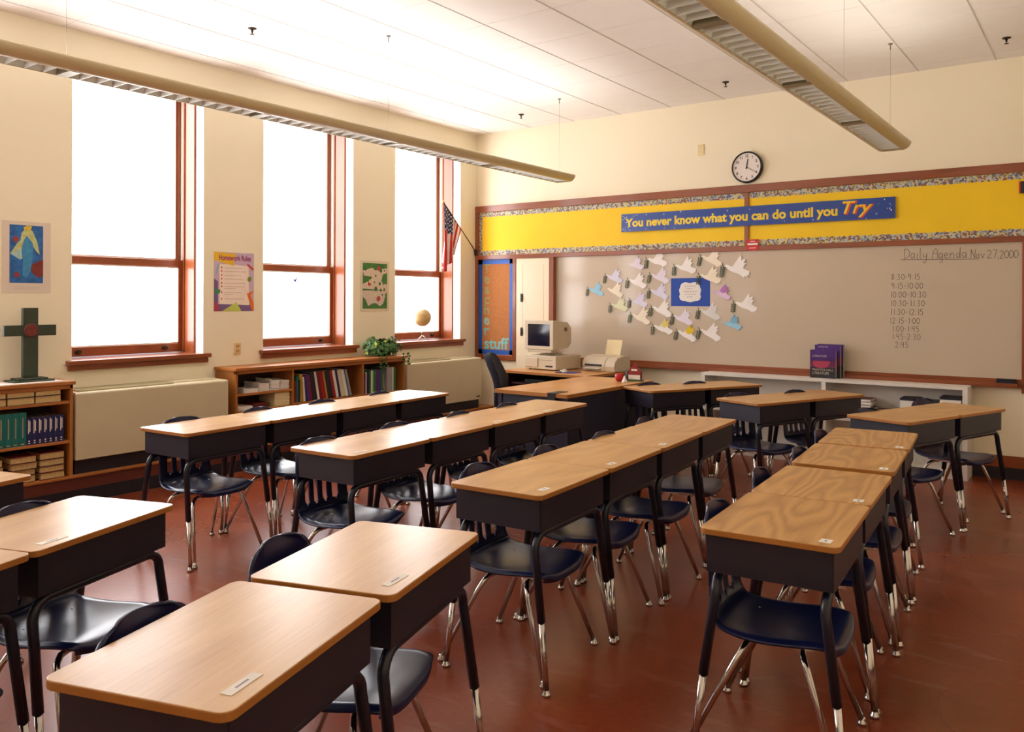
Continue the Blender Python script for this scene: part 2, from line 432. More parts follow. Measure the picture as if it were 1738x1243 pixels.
# ---- hanging linear light fixtures
M_fix = mat('ivory_enamel_housing', (216, 200, 160), 0.35, vary=0.01)
M_tube = glow('lit_uplight_tube', (1.0, 0.96, 0.93), UPLIGHT_GLOW)
M_louv = mat('brushed_louver_metal', (246, 248, 242), 0.35, metal=0.15, vary=0.03)
M_tube_dim = glow('dim_uplight_tube', (1.0, 0.93, 0.84), UPLIGHT_GLOW*0.72)
def fixture(xc, label, wires):
    t = thing('pendant_light', label, 'ceiling light', (xc, 0, 2.708))
    ye, yn = -0.90, -9.8
    prof = [(-0.074, 0.0), (-0.090, 0.003), (-0.106, 0.010), (-0.120, 0.021), (-0.131, 0.035), (-0.137, 0.050), (-0.138, 0.060), (-0.134, 0.066)]
    full = prof + [(-x, z) for x, z in prof[::-1]]
    inner = [(-x*0.96 if False else x*0.96, z+0.004) for x, z in full]
    m = MB()
    # housing: left and right shells plus end cap, open below (louvers) and above (uplight slot)
    for sgn in (-1, 1):
        shell = [(sgn*abs(x), z) for x, z in prof]
        shell2 = [(sgn*(abs(x)-0.006), z+0.003) for x, z in prof[::-1]]
        loop = shell + shell2
        m.prism([(x, yn, z) for x, z in loop], (0, ye-yn, 0))
    for yy in (yn, ye-0.008):
        m.prism([(x, yy, z) for x, z in full], (0, 0.008, 0))
    h = m.build('housing', M_fix, t)
    for p in h.data.polygons: p.use_smooth = abs(p.normal.y) < 0.5 and p.area > 0.02
    MB().box(-0.10, 0.10, yn+0.01, ye-0.01, 0.046, 0.050).build('reflector', mat('dim_reflector', (150, 156, 146), 0.45, metal=0.3), t)
    y = ye - 0.01; first = True
    k = 0
    while y > yn + 0.3:
        ln = 1.245
        y1 = max(y - ln, yn+0.01)
        lv = MB()
        n = 13
        for i in range(1, n):
            yy = y - (y - y1)*i/n
            lv.prism([(-0.076, yy-0.0015, 0.0), (0.076, yy-0.0015, 0.0), (0.076, yy-0.007, 0.038), (-0.076, yy-0.007, 0.038)], (0, 0.003, 0))
        lv.prism([(-0.076, y, 0.002), (-0.066, y, 0.035), (-0.062, y, 0.035), (-0.073, y, 0.002)], (0, y1-y, 0))
        lv.prism([(0.076, y, 0.002), (0.066, y, 0.035), (0.062, y, 0.035), (0.073, y, 0.002)], (0, y1-y, 0))
        lv.build('louver', M_louv, t)
        if y1 > yn + 0.3:
            MB().box(-0.077, 0.077, y1-0.03, y1+0.03, -0.001, 0.042).build('joint_plate', mat('joint_metal', (150, 140, 112), 0.4, metal=0.4), t)
        y = y1; k += 1
    MB().box(-0.05, 0.05, yn+0.15, ye-0.15, 0.052, 0.058).build('uplight_tube', M_tube if xc < 3 else M_tube_dim, t)
    for wy in wires:
        MB().tube([(0, wy, 0.05), (0, wy, HC-2.708)], 0.0009, 6).lathe([(0.004, HC-2.708-0.05), (0.004, HC-2.708)], (0, wy, 0), 8).lathe([(0.018, HC-2.708-0.006), (0.018, HC-2.708)], (0, wy, 0), 12).build('suspension_wire', mat('grey_wire', (120, 116, 110), 0.5), t)
fixture(1.855, 'long ivory hanging light fixture crossing in front of the windows', (-0.99, -3.45, -5.9, -8.35))
fixture(4.985, 'long ivory hanging light fixture with open louvers at the upper right', (-0.99, -2.4, -4.8, -7.2, -9.4))

# ================================================================== FRONT WALL
# ---- yellow bulletin board
M_yellow = mat('yellow_paper_backing', (248, 204, 4), 0.6, vary=0.03, scale=3, bump=0.05, bscale=20)
def border_mat():
    m = bpy.data.materials.new('doodle_border_print'); m.use_nodes = True
    nt = m.node_tree; b = nt.nodes['Principled BSDF']; tc = nt.nodes.new('ShaderNodeTexCoord')
    v = nt.nodes.new('ShaderNodeTexVoronoi'); v.inputs['Scale'].default_value = 70
    mp = nt.nodes.new('ShaderNodeMapping'); mp.inputs['Scale'].default_value = (1, 0, 1)
    nt.links.new(tc.outputs['Object'], mp.inputs[0]); nt.links.new(mp.outputs[0], v.inputs['Vector'])
    sp = nt.nodes.new('ShaderNodeSeparateColor'); nt.links.new(v.outputs['Color'], sp.inputs[0])
    r = nt.nodes.new('ShaderNodeValToRGB'); r.color_ramp.interpolation = 'CONSTANT'
    cols = [(88, 92, 132), (206, 188, 110), (198, 196, 180), (150, 88, 60), (140, 158, 168), (212, 196, 130), (120, 88, 72), (186, 186, 186)]
    r.color_ramp.elements[0].color = (*srgb(*cols[0]), 1)
    r.color_ramp.elements[1].position = 1/8; r.color_ramp.elements[1].color = (*srgb(*cols[1]), 1)
    for i in range(2, 8):
        e = r.color_ramp.elements.new(i/8); e.color = (*srgb(*cols[i]), 1)
    nt.links.new(sp.outputs[0], r.inputs[0]); nt.links.new(r.outputs[0], b.inputs['Base Color']); b.inputs['Roughness'].default_value = 0.5
    return m
M_border = border_mat()
bb = thing('bulletin_board', 'long yellow-papered bulletin board in a cherry frame above the whiteboard', 'bulletin board', (0, 0, 0))
mb = MB()
X0, X1 = 0.0, 6.92
slab(mb, F, X0, X1, 2.58, 2.657, 0, 0.032, 1); slab(mb, F, X0, X0+0.055, 2.045, 2.58, 0, 0.03, 0)
slab(mb, F, X1-0.05, X1, 2.045, 2.58, 0, 0.03, 0); slab(mb, F, X0, X1, 1.996, 2.045, 0, 0.034, 1)
mb.build('frame', [M_trim, M_trimh], bb, bevel=0.003)
slab(MB(), F, 3.436, 3.480, 2.045, 2.58, 0.0, 0.026).build('divider', M_trim, bb, bevel=0.002)
for i, (u0, u1) in enumerate(((0.055, 3.436), (3.48, X1-0.05))):
    slab(MB(), F, u0, u1, 2.045, 2.58, 0.0, 0.010).build('paper_backing', M_yellow, bb)
    for top in (1, 0):
        m = MB(); n = int((u1-u0)/0.055)
        zb = 2.578 if top else 2.047; hgt = 0.052
        pts = []
        for k in range(n*4+1):
            u = u0 + (u1-u0)*k/(n*4)
            w = hgt + 0.009*abs(math.sin(PI*k/4.0))
            pts.append((u, zb - w if top else zb + w))
        for (ua, za), (ub, zc) in zip(pts, pts[1:]):
            flat(m, F, [(ua, za), (ub, zc), (ub, zb), (ua, zb)] if top else [(ua, zb), (ub, zb), (ub, zc), (ua, za)], 0.0105, 0.001)
        m.build('scalloped_border', M_border, bb)
    if i == 0:
        m = MB(); pts = []
        for k in range(37):
            pts.append((u0 + 0.040 + 0.008*abs(math.sin(PI*k/4)), 2.10 + 0.425*k/36))
        for (ua, za), (ub, zc) in zip(pts, pts[1:]):
            flat(m, F, [(u0, za), (ua, za), (ub, zc), (u0, zc)], 0.0105, 0.001)
        m.build('scalloped_border', M_border, bb)

# ---- banner
M_blue = mat('glossy_blue_banner', (22, 66, 150), 0.2, vary=0.03, scale=4)
ban = slab(MB(), F, 2.052, 4.837, 2.247, 2.441, 0.0285, 0.0300).build('paper_banner', M_blue)
tag(ban, 'blue glossy banner with yellow motto pinned across the yellow bulletin board', 'banner')
M_ylet = mat('yellow_print', (236, 204, 20), 0.3)
M_red = mat('red_orange_print', (222, 64, 32), 0.3)
for body, u, z, sz, w in (('You never know what you can do until you', 2.10, 2.302, 0.125, 2.235),):
    text_mesh(body, sz, 'F', u, z, 0.0302, 0.0004, bold=0.0046, width=w, m=M_ylet, parent=ban)
text_mesh('Try', 0.165, 'F', 4.385, 2.308, 0.0302, 0.0008, bold=0.006, shear=0.3, width=0.275, name='try_lettering', m=M_red, parent=ban)
text_mesh('Try', 0.165, 'F', 4.378, 2.312, 0.0312, 0.0004, bold=0.0015, shear=0.3, width=0.265, name='try_highlight', m=M_ylet, parent=ban)
m = MB()
for i in range(44):
    u = random.choice([random.uniform(2.06, 2.16), random.uniform(4.66, 4.82), random.uniform(2.2, 4.7)])
    z = random.choice([random.uniform(2.405, 2.435), random.uniform(2.253, 2.275)]) if 2.16 < u < 4.66 else random.uniform(2.26, 2.43)
    flat(m, F, disc(F, u, z, random.choice((0.003, 0.004, 0.006)), 6), 0.0301, 0.0004)
m.build('star_dots', M_paper, ban)

# ---- whiteboard
M_wb = mat('whiteboard_surface', (200, 183, 160), 0.13, vary=0.015, scale=1.2)
wbd = thing('whiteboard', 'wide grey-beige whiteboard with cherry frame and tray under the yellow board', 'whiteboard')
slab(MB(), F, 1.19, 5.812, 0.846, 1.996, 0.0, 0.012).build('writing_surface', M_wb, wbd)
m = MB(); slab(m, F, 1.125, 1.19, 0.77, 1.996, 0.0, 0.07, 0); slab(m, F, 5.812, 5.872, 0.73, 1.996, 0.0, 0.034, 0); slab(m, F, 1.19, 5.812, 0.775, 0.846, 0.0, 0.03, 1)
m.build('frame', [M_trim, M_trimh], wbd, bevel=0.003)
slab(slab(MB(), F, 1.19, 5.79, 0.775, 0.80, 0.03, 0.085), F, 1.19, 5.79, 0.80, 0.812, 0.072, 0.085).build('marker_tray', M_trimh, wbd, bevel=0.003)
M_ink = mat('black_marker_ink', (84, 74, 68), 0.6)
m = MB()
hand(m, 'Daily', 4.905, 1.878, 0.088, 0.004, 0.0122, 0.58)
hand(m, 'Agenda', 5.135, 1.873, 0.088, 0.004, 0.0122, 0.52)
hand(m, 'Nov', 5.432, 1.866, 0.078, 0.004, 0.0122, 0.50)
hand(m, '27,', 5.556, 1.864, 0.072, 0.004, 0.0122, 0.55)
hand(m, '2000', 5.648, 1.862, 0.066, 0.004, 0.0122, 0.52)
flat(m, F, [(4.88, 1.873), (5.50, 1.862), (5.50, 1.858), (4.88, 1.868)], 0.0122, 0.0006)
m.build('agenda_heading', M_ink, wbd)
m = MB()
rows = [('8:30-9:15', 4.80, 1.690), ('9:15-10:00', 4.80, 1.610), ('10:00-10:30', 4.79, 1.530), ('10:30-11:30', 4.79, 1.452), ('11:30-12:15', 4.79, 1.375),
        ('12:15-1:00', 4.785, 1.295), ('1:00-1:45', 4.805, 1.223), ('1:45-2:30', 4.805, 1.152), ('2:45', 4.835, 1.078)]
for tx, u, z in rows: hand(m, tx, u, z, 0.052, 0.0036, 0.0122, 0.66)
m.build('agenda_times', M_ink, wbd)
tag(MB().box(5.632, 5.775, -0.07, -0.034, 0.8, 0.835).box(5.632, 5.775, -0.07, -0.034, 0.835, 0.85, 1).build('board_eraser', [mat('dark_felt', (40, 38, 46), 0.95), M_black], bevel=0.004),
    'black whiteboard eraser lying at the right end of the marker tray', 'eraser')

# ---- left panels: cork board and cabinet door
cork = thing('cork_board', 'narrow tan cork board with blue border at the left of the front wall', 'bulletin board')
m = MB(); slab(m, F, 0.0, 0.045, 0.765, 1.996, 0, 0.03, 0); slab(m, F, 0.575, 0.625, 0.765, 1.996, 0, 0.03, 0); slab(m, F, 0.045, 0.575, 0.765, 0.83, 0, 0.03, 1)
m.build('frame', [M_trim, M_trimh], cork, bevel=0.003)
slab(MB(), F, 0.045, 0.575, 0.83, 1.996, 0, 0.008).build('cork_surface', mat('tan_cork', (176, 112, 60), 0.85, vary=0.12, scale=70), cork)
m = MB()
B = (0.045, 0.575, 0.832, 1.994); w = 0.052
def scal(p0, p1, nrm, n):
    for k in range(n):
        a = (p0[0] + (p1[0]-p0[0])*k/n, p0[1] + (p1[1]-p0[1])*k/n); b = (p0[0] + (p1[0]-p0[0])*(k+1)/n, p0[1] + (p1[1]-p0[1])*(k+1)/n)
        c = ((a[0]+b[0])/2, (a[1]+b[1])/2)
        flat(m, F, [a, b, (b[0]+nrm[0]*w, b[1]+nrm[1]*w), (c[0]+nrm[0]*(w+.007), c[1]+nrm[1]*(w+.007)), (a[0]+nrm[0]*w, a[1]+nrm[1]*w)], 0.0085, 0.001)
scal((B[0], B[2]), (B[1], B[2]), (0, 1), 16); scal((B[0], B[3]), (B[1], B[3]), (0, -1), 16)
scal((B[0], B[2]), (B[0], B[3]), (1, 0), 34); scal((B[1], B[2]), (B[1], B[3]), (-1, 0), 34)
m.build('blue_border', mat('blue_paper_border', (24, 88, 180), 0.5, vary=0.08, scale=30), cork)
M_teal = mat('pale_teal_letters', (128, 178, 160), 0.6, vary=0.2, scale=30)
M_olive = mat('sage_letters', (150, 152, 96), 0.6, vary=0.2, scale=30)
for i, ch in enumerate('Teacher'):
    text_mesh(ch, 0.165 if i in (0, 4) else 0.175, 'F', 0.125, 1.83 - i*0.127, 0.0086, 0.0006, bold=0.004, name='cutout_letter', m=M_olive if i < 5 else M_teal, parent=cork, width=0.085)
text_mesh('stuff', 0.19, 'F', 0.135, 0.90, 0.0086, 0.0006, bold=0.004, name='cutout_letters', m=mat('pale_aqua_letters', (120, 190, 190), 0.6, vary=0.15, scale=40), parent=cork, width=0.37)
M_door = mat('off_white_cabinet_paint', (236, 220, 190), 0.4, vary=0.01)
cab = thing('wall_cabinet', 'tall off-white cabinet door between the cork board and the whiteboard', 'cabinet')
slab(MB(), F, 0.625, 1.125, 0.50, 1.996, 0, 0.018).build('case', M_door, cab)
slab(MB(), F, 0.635, 1.115, 0.51, 1.985, 0.018, 0.034).build('door', M_door, cab, bevel=0.004)
m = MB()
for (u0, u1, z0, z1) in ((0.72, 1.03, 1.15, 1.158), (0.72, 1.03, 1.905, 1.913), (0.72, 0.728, 1.15, 1.913), (1.022, 1.03, 1.15, 1.913)):
    slab(m, F, u0, u1, z0, z1, 0.034, 0.036)
m.build('door_moulding', M_door, cab)
for zz in (1.475, 1.07):
    slab(slab(MB(), F, 0.70, 0.735, zz, zz+0.1, 0.034, 0.040), F, 0.708, 0.727, zz+0.02, zz+0.08, 0.040, 0.05).build('latch', M_black, cab, bevel=0.002)
# right panel beyond the whiteboard
rp = thing('tack_panel', 'plain tan tack panel to the right of the whiteboard', 'bulletin board')
slab(MB(), F, 5.872, 6.90, 0.83, 1.996, 0, 0.01).build('cork_surface', MATS['tan_cork'], rp)
slab(slab(MB(), F, 5.872, 6.92, 0.765, 0.83, 0, 0.03), F, 6.87, 6.92, 0.83, 1.996, 0, 0.03).build('frame', M_trimh, rp)

# ---- clock, speaker plate, red sign, dark wall box
ck = thing('wall_clock', 'round black-rimmed wall clock showing twenty past twelve above the bulletin board', 'clock', (3.463, 0, 2.832))
MB().lathe([(0.158, -0.0005), (0.158, -0.03), (0.152, -0.045), (0.143, -0.047), (0.141, -0.038), (0.141, -0.0006)], n=40, axis='Y').build('rim', M_black, ck)
MB().lathe([(0.142, -0.031), (0.142, -0.034)], n=40, axis='Y').build('dial', mat('white_dial', (238, 228, 220), 0.4, vary=0.01), ck)
def local(o, dx=0): return o
for h in range(1, 13):
    a = R(90 - 30*h); tx = text_mesh(str(h), 0.036, 'F', 0.113*math.cos(a), 0.113*math.sin(a) - 0.013, 0.0342, 0.0004, bold=0.001, align='CENTER', name='numeral', m=M_black, parent=ck)
def handq(name, ang, l, w, tail, d):
    a = R(90 - ang); c, s = math.cos(a), math.sin(a); n = (-s*w/2, c*w/2)
    flat(MB(), F, [(-c*tail+n[0], -s*tail+n[1]), (-c*tail-n[0], -s*tail-n[1]), (c*l-n[0]*.6, s*l-n[1]*.6), (c*l+n[0]*.6, s*l+n[1]*.6)], d, 0.001).build(name, M_black, ck)
handq('hour_hand', 9, 0.082, 0.014, 0.02, 0.037); handq('minute_hand', 120, 0.112, 0.006, 0.0, 0.0385)
tag(slab(MB(), F, 2.93, 3.0, 3.0, 3.115, 0, 0.008).build('wall_plate', mat('almond_plate', (236, 214, 160), 0.4), bevel=0.003), 'blank almond wall plate high on the front wall left of the clock', 'wall plate')
rs = slab(MB(), F, 3.463, 3.588, 1.997, 2.108, 0.0345, 0.036).build('small_sign', mat('red_card', (196, 30, 24), 0.5))
tag(rs, 'small red card sign at the middle of the bulletin board bottom rail', 'sign')
m = MB()
for z, u0, u1, h in ((2.052, 3.475, 3.575, 0.018), (2.085, 3.50, 3.55, 0.006), (2.02, 3.49, 3.56, 0.005)): slab(m, F, u0, u1, z, z+h, 0.036, 0.0365)
m.build('print_lines', M_paper, rs)
tag(slab(slab(MB(), F, 5.80, 5.95, 2.40, 2.50, 0.0105, 0.03, 0), F, 5.79, 5.80, 2.40, 2.50, 0.0105, 0.03, 1).build('wall_card', [M_black, MATS['red_card']]),
  'dark card with a red edge cut off by the right edge of the photo', 'card')
# ---- blue sheet and doves
sheet = thing('paper_sheet', 'blue rectangular paper with a white cloud note in the middle of the doves', 'poster')
slab(MB(), F, 2.638, 3.073, 1.437, 1.732, 0.0125, 0.0135).build('blue_paper', mat('royal_blue_paper', (36, 76, 170), 0.7), sheet)
cl = []
for k in range(28):
    a = 2*PI*k/28; rx, rz = 0.118, 0.10; q = 1/max(abs(math.cos(a))**4 + abs(math.sin(a))**4, 0.001)**0.25
    cl.append((2.853 + rx*q*math.cos(a)*(1+0.05*math.sin(9*a)), 1.585 + rz*q*math.sin(a)*(1+0.06*math.sin(7*a))))
flat(MB(), F, cl, 0.0136, 0.001).build('cloud_note', M_paper, sheet)
m = MB()
for i, (u, wd) in enumerate(((2.80, 0.10), (2.81, 0.08), (2.785, 0.13), (2.80, 0.10), (2.82, 0.06))):
    q = 0
    while q < wd:
        l = random.uniform(0.012, 0.03); z = 1.645 - i*0.028; flat(m, F, [(u+q, z), (u+q+l, z), (u+q+l, z+0.006), (u+q, z+0.006)], 0.0147, 0.0004); q += l + 0.01
m.build('note_writing', mat('grey_ink', (150, 140, 150), 0.7), sheet)
DOVE = [(-.52,.05),(-.47,.10),(-.41,.125),(-.34,.10),(-.24,.05),(-.14,.07),(-.02,.24),(.18,.50),(.20,.36),(.17,.28),(.26,.33),(.38,.33),(.33,.25),(.29,.18),(.40,.17),(.33,.08),(.28,.0),(.30,-.05),(.42,-.12),(.55,-.20),(.50,-.25),(.54,-.32),(.45,-.32),(.45,-.40),(.36,-.37),(.30,-.43),(.20,-.34),(.05,-.26),(-.12,-.20),(-.28,-.12),(-.40,-.02),(-.45,.03)]
WING = [(-.10,.06),(-.02,.24),(.18,.50),(.20,.36),(.17,.28),(.26,.33),(.38,.33),(.33,.25),(.29,.18),(.40,.17),(.33,.08),(.1,-.04)]
PC = {'white': (246, 240, 236), 'lavender': (232, 222, 236), 'cream': (246, 234, 212), 'blue': (160, 208, 232), 'purple': (226, 196, 226), 'green-cream': (228, 226, 190), 'grey': (222, 218, 214), 'lilac': (224, 220, 240)}
DV = [((2.222,1.894),'lavender',.82,0,None,'pale lavender paper dove without a branch, top left of the flock'),
((2.473,1.937),'white',1,1,None,'white paper dove in the top row, second from the left of the flock top'),
((2.8,1.856),'white',1,1,None,'white paper dove with dark branch directly above the blue sheet'),
((3.088,1.932),'cream',1,1,None,'cream paper dove touching the frame rail, highest at right of the flock'),
((3.354,1.833),'white',1.15,1,None,'largest white paper dove at the upper right of the flock'),
((1.955,1.761),'lilac',.9,1,None,'lilac-white paper dove directly above the cream branchless one at left'),
((2.243,1.707),'white',.95,1,None,'white paper dove under the branchless lavender one'),
((2.507,1.759),'lavender',.95,1,None,'pale lavender paper dove just left of the blue sheet top corner'),
((3.076,1.751),'cream',1,1,None,'cream paper dove overlapping the top right corner of the blue sheet'),
((1.724,1.617),'blue',.85,1,None,'light blue paper dove at the far left of the flock'),
((1.97,1.61),'cream',.9,0,None,'cream paper dove without a branch, beside the light blue one'),
((2.501,1.589),'lilac',.95,1,None,'pale lilac paper dove left of the middle of the blue sheet'),
((3.199,1.581),'purple',.85,0,(186, 120, 190),'purple paper dove right of the blue sheet'),
((2.258,1.497),'lilac',.9,1,None,'lilac paper dove with a lilac tail in the left middle of the flock'),
((2.021,1.446),'green-cream',.9,1,None,'dull greenish cream paper dove at the lower left of the flock'),
((3.449,1.466),'white',1,1,None,'white paper dove at the far right of the flock'),
((2.534,1.407),'white',1,1,None,'white paper dove at the lower left corner of the blue sheet'),
((3.071,1.382),'grey',1,1,None,'greyish paper dove at the lower right corner of the blue sheet'),
((2.286,1.325),'cream',1,1,None,'creamy yellow paper dove low on the left of the flock'),
((2.776,1.319),'lavender',.95,1,None,'pale lavender paper dove directly under the blue sheet'),
((2.548,1.213),'white',.95,1,(226, 206, 120),'white paper dove with a yellow upper wing, second from bottom left'),
((2.821,1.153),'white',.95,1,(232, 200, 40),'white paper dove with bright yellow wings at the bottom of the flock'),
((3.308,1.27),'blue',.85,0,(130, 180, 210),'pale blue and white paper dove at the lower right of the flock'),
((3.078,1.172),'white',1,1,None,'white paper dove at the bottom right, below the greyish one')]
M_leaf = mat('dark_green_leaf_paper', (52, 76, 50), 0.7, vary=0.2, scale=30)
for i, ((u, z), cname, sc, br, wc, lab) in enumerate(DV):
    t = thing('paper_dove', lab, 'paper dove', (u, -0.0125, z), 0, 'paper doves on the whiteboard')
    s = 0.222*sc; rot = random.uniform(-.10, .10); jr = random.Random(i)
    def tr(p):
        x, y = p[0]*s, p[1]*s*0.95
        return (x*math.cos(rot) - y*math.sin(rot), x*math.sin(rot) + y*math.cos(rot))
    d0 = 0.002 if i % 2 else 0.006
    def FL(u, z, d): return (u, -d, z)
    flat(MB(), FL, [tr((p[0]+jr.uniform(-.012, .012), p[1]+jr.uniform(-.012, .012))) for p in DOVE], d0, 0.003).build('body', mat('dove_paper_' + cname, PC[cname], 0.8, vary=0.02), t)
    if wc or i % 3 == 0:
        flat(MB(), FL, [tr(p) for p in WING], d0+0.0035, 0.0012).build('wing', mat('wing_paper_%d' % i if wc else 'dove_paper_' + cname, wc or PC[cname], 0.8), t)
    if br:
        m = MB(); sx, sz = -.60, .20
        flat(m, FL, [tr(p) for p in ((sx+.0, sz), (sx+.025, sz), (sx+.085, .05), (sx+.06, -.15), (sx+.01, -.42), (sx-.015, -.42), (sx+.03, -.15), (sx+.05, .05))], d0+0.0041, 0.001)
        for k in range(5):
            cz = -.02 - k*.085
            for sg in (-1, 1):
                cxx = sx + .05 - .012*k + sg*.06
                flat(m, FL, [tr(q) for q in disc(None, cxx + sg*.01, cz + .01, .026, 8, 2.1, sg*0.9)], d0+0.0042, 0.001)
        m.build('olive_branch', M_leaf, t)

# ================================================================== LEFT WALL ITEMS
def poster_base(name, label, cat, y0, y1, z0, z1, m, d=0.001):
    o = slab(MB(), Lw, y0, y1, z0, z1, d, d+0.0015).build(name, m); return tag(o, label, cat)
# painting print
pp = poster_base('art_print', 'blue and yellow abstract figure print with white margins left of the first window', 'poster', -5.453, -5.118, 1.538, 2.058, mat('print_margin', (226, 208, 190), 0.6, vary=0.01))
m = MB(); slab(m, Lw, -5.403, -5.172, 1.61, 2.031, 0.0025, 0.003)
m.build('picture', mat('deep_blue_ink', (34, 100, 168), 0.5, vary=0.35, scale=22), pp)
def blob(c, pts, d, nm, parent=pp):
    flat(MB(), Lw, [(-5.403 + p[0]*0.231, 1.61 + p[1]*0.421) for p in pts], d, 0.0004).build(nm, mat('ink_%d_%d_%d' % c, c, 0.5, vary=0.15, scale=30), parent)
blob((196, 200, 130), [(.35,.86),(.5,.98),(.68,.9),(.82,.72),(.9,.5),(.8,.55),(.68,.66),(.55,.78),(.42,.74),(.36,.6),(.1,.48),(.02,.5),(.2,.66),(.32,.74)], 0.0031, 'halo_shape')
blob((222, 190, 60), [(.4,.95),(.5,1.0),(.66,.99),(.62,.91),(.48,.9)], 0.0036, 'yellow_patch')
blob((60, 140, 190), [(.5,.82),(.6,.76),(.7,.68),(.68,.45),(.62,.2),(.5,.1),(.38,.12),(.4,.4),(.36,.62),(.42,.74)], 0.0036, 'figure_shape')
blob((168, 200, 196), [(.02,.5),(.35,.6),(.38,.42),(.3,.4)], 0.0034, 'pale_patch')
blob((170, 50, 44), [(.1,.78),(.2,.81),(.27,.76),(.22,.7),(.12,.71)], 0.0036, 'red_patch')
blob((124, 44, 40), [(.62,.3),(.7,.34),(1,.42),(1,.12),(.8,.1),(.64,.2)], 0.0035, 'dark_red_patch')
blob((150, 48, 42), [(.12,.14),(.2,.2),(.3,.16),(.28,.1),(.16,.1)], 0.0036, 'red_patch')
slab(slab(MB(), Lw, -5.378, -5.20, 1.578, 1.581, 0.0025, 0.0028), Lw, -5.378, -5.20, 1.566, 1.569, 0.0025, 0.0028).build('caption_lines', mat('caption_grey', (196, 178, 160), 0.7), pp)
# homework rules poster
hp = poster_base('poster', 'purple and yellow Homework Rules poster between the first and second window', 'poster', -3.729, -3.31, 1.39, 1.917, mat('poster_lavender', (206, 178, 200), 0.45, vary=0.10, scale=5))
def hq(c, pts, d, nm):
    flat(MB(), Lw, [(-3.729 + p[0]*0.419, 1.39 + p[1]*0.527) for p in pts], d, 0.0003).build(nm, mat('ink_%d_%d_%d' % c, c, 0.5, vary=0.05, scale=8), hp)
hq((120, 92, 140), [(0,0),(1,0),(1,.12),(.1,.12),(.1,.5),(0,.55)], 0.0026, 'purple_ground')
hq((238, 190, 40), [(0,1),(.54,.98),(.48,.78),(.3,.8),(0,.86)], 0.0028, 'yellow_corner')
hq((246, 226, 210), [(.13,.8),(.86,.78),(.88,.1),(.13,.12)], 0.0030, 'list_sheet')
hq((238, 190, 40), [(.25,.86),(.5,.86),(.48,.77),(.3,.81)], 0.0033, 'yellow_flap')
hq((196, 210, 90), [(.2,0),(.55,.15),(.68,0)], 0.0034, 'green_triangle')
hq((228, 110, 30), [(.82,.3),(1,.35),(.92,.27),(1,.12),(1,0),(.95,0)], 0.0034, 'orange_shape')
hq((200, 44, 40), [(.82,.79),(.98,.7),(1,.73),(.84,.82)], 0.0034, 'red_crayon')
hq((60, 130, 84), [(.02,.38),(.16,.36),(.14,.3),(.03,.28)], 0.0034, 'green_shape')
hq((120, 140, 50), [(.84,.58),(.92,.6),(.94,.54),(.88,.5),(.83,.53)], 0.0034, 'olive_shape')
hq((190, 60, 70), [(.02,.18),(.1,.1),(.12,0),(.02,0)], 0.0034, 'red_shape')
hq((150, 180, 190), [(.06,.62),(.14,.8),(.09,.8),(.03,.64)], 0.0034, 'blue_shape')
text_mesh('Homework Rules', 0.07, 'L', -3.729+0.05, 1.845, 0.0038, 0.0003, bold=0.0015, width=0.335, name='title', m=mat('magenta_print', (150, 40, 110), 0.5), parent=hp)
m = MB(); m2 = MB()
for i, (zz, w) in enumerate(((.73,.45),(.67,.55),(.60,.42),(.54,.48),(.47,.52),(.41,.52),(.38,.28),(.31,.42),(.28,.22),(.20,.50))):
    slab(m, Lw, -3.729+.25*.419, -3.729+(.25+w)*.419, 1.39+zz*.527, 1.39+zz*.527+.0045, 0.0034, 0.0036)
    if i not in (6, 8): slab(m2, Lw, -3.729+.17*.419, -3.729+.20*.419, 1.39+zz*.527-.004, 1.39+zz*.527+.012, 0.0034, 0.0036)
m.build('list_lines', mat('list_grey', (196, 172, 156), 0.7), hp); m2.build('list_numbers', mat('list_orange', (206, 96, 60), 0.7), hp)
# green poster
gp = poster_base('poster', 'small green and white illustrated poster between the second and third window', 'poster', -1.97, -1.545, 1.372, 1.912, mat('poster_margin', (224, 208, 178), 0.6, vary=0.01))
slab(MB(), Lw, -1.938, -1.575, 1.40, 1.887, 0.0025, 0.003).build('green_ground', mat('poster_green', (62, 122, 56), 0.5, vary=0.15, scale=14), gp)
def gq(c, pts, d, nm): flat(MB(), Lw, [(-1.938 + p[0]*0.363, 1.40 + p[1]*0.487) for p in pts], d, 0.0003).build(nm, mat('ink_%d_%d_%d' % c, c, 0.6, vary=0.06, scale=25), gp)
gq((220, 200, 176), [(0,.83),(.4,.9),(.5,.84),(.62,.86),(1,.9),(1,.8),(.82,.76),(.75,.6),(1,.53),(1,.4),(0,.44),(0,.54),(.3,.62),(.38,.7),(.05,.72)], 0.0031, 'cloud_shapes')
gq((214, 194, 178), [(0,.4),(1,.4),(.9,.24),(.85,.12),(.7,.05),(.55,.12),(.42,.12),(.22,.06),(.12,.2),(0,.26)], 0.0031, 'cloud_shapes')
rg = random.Random(3)
for j in range(22):
    u, z = rg.uniform(.06, .94), rg.uniform(.08, .95); c = rg.choice([(50, 110, 50), (70, 120, 60), (190, 60, 50), (214, 206, 150), (60, 104, 52)])
    gq(c, disc(None, u, z, rg.uniform(.02, .06), 9, 1.2), 0.0035 + j*0.00001, 'printed_spot')
# outlet
oc = tag(slab(MB(), Lw, -3.518, -3.452, 0.993, 1.10, 0, 0.006).build('wall_outlet', mat('ivory_plate', (226, 196, 140), 0.4), bevel=0.002), 'ivory electrical outlet plate on the wall below the Homework Rules poster', 'outlet')
for zz in (1.015, 1.058): slab(MB(), Lw, -3.503, -3.467, zz, zz+0.026, 0.006, 0.008).build('socket', mat('ivory_dark', (190, 150, 96), 0.5), oc)

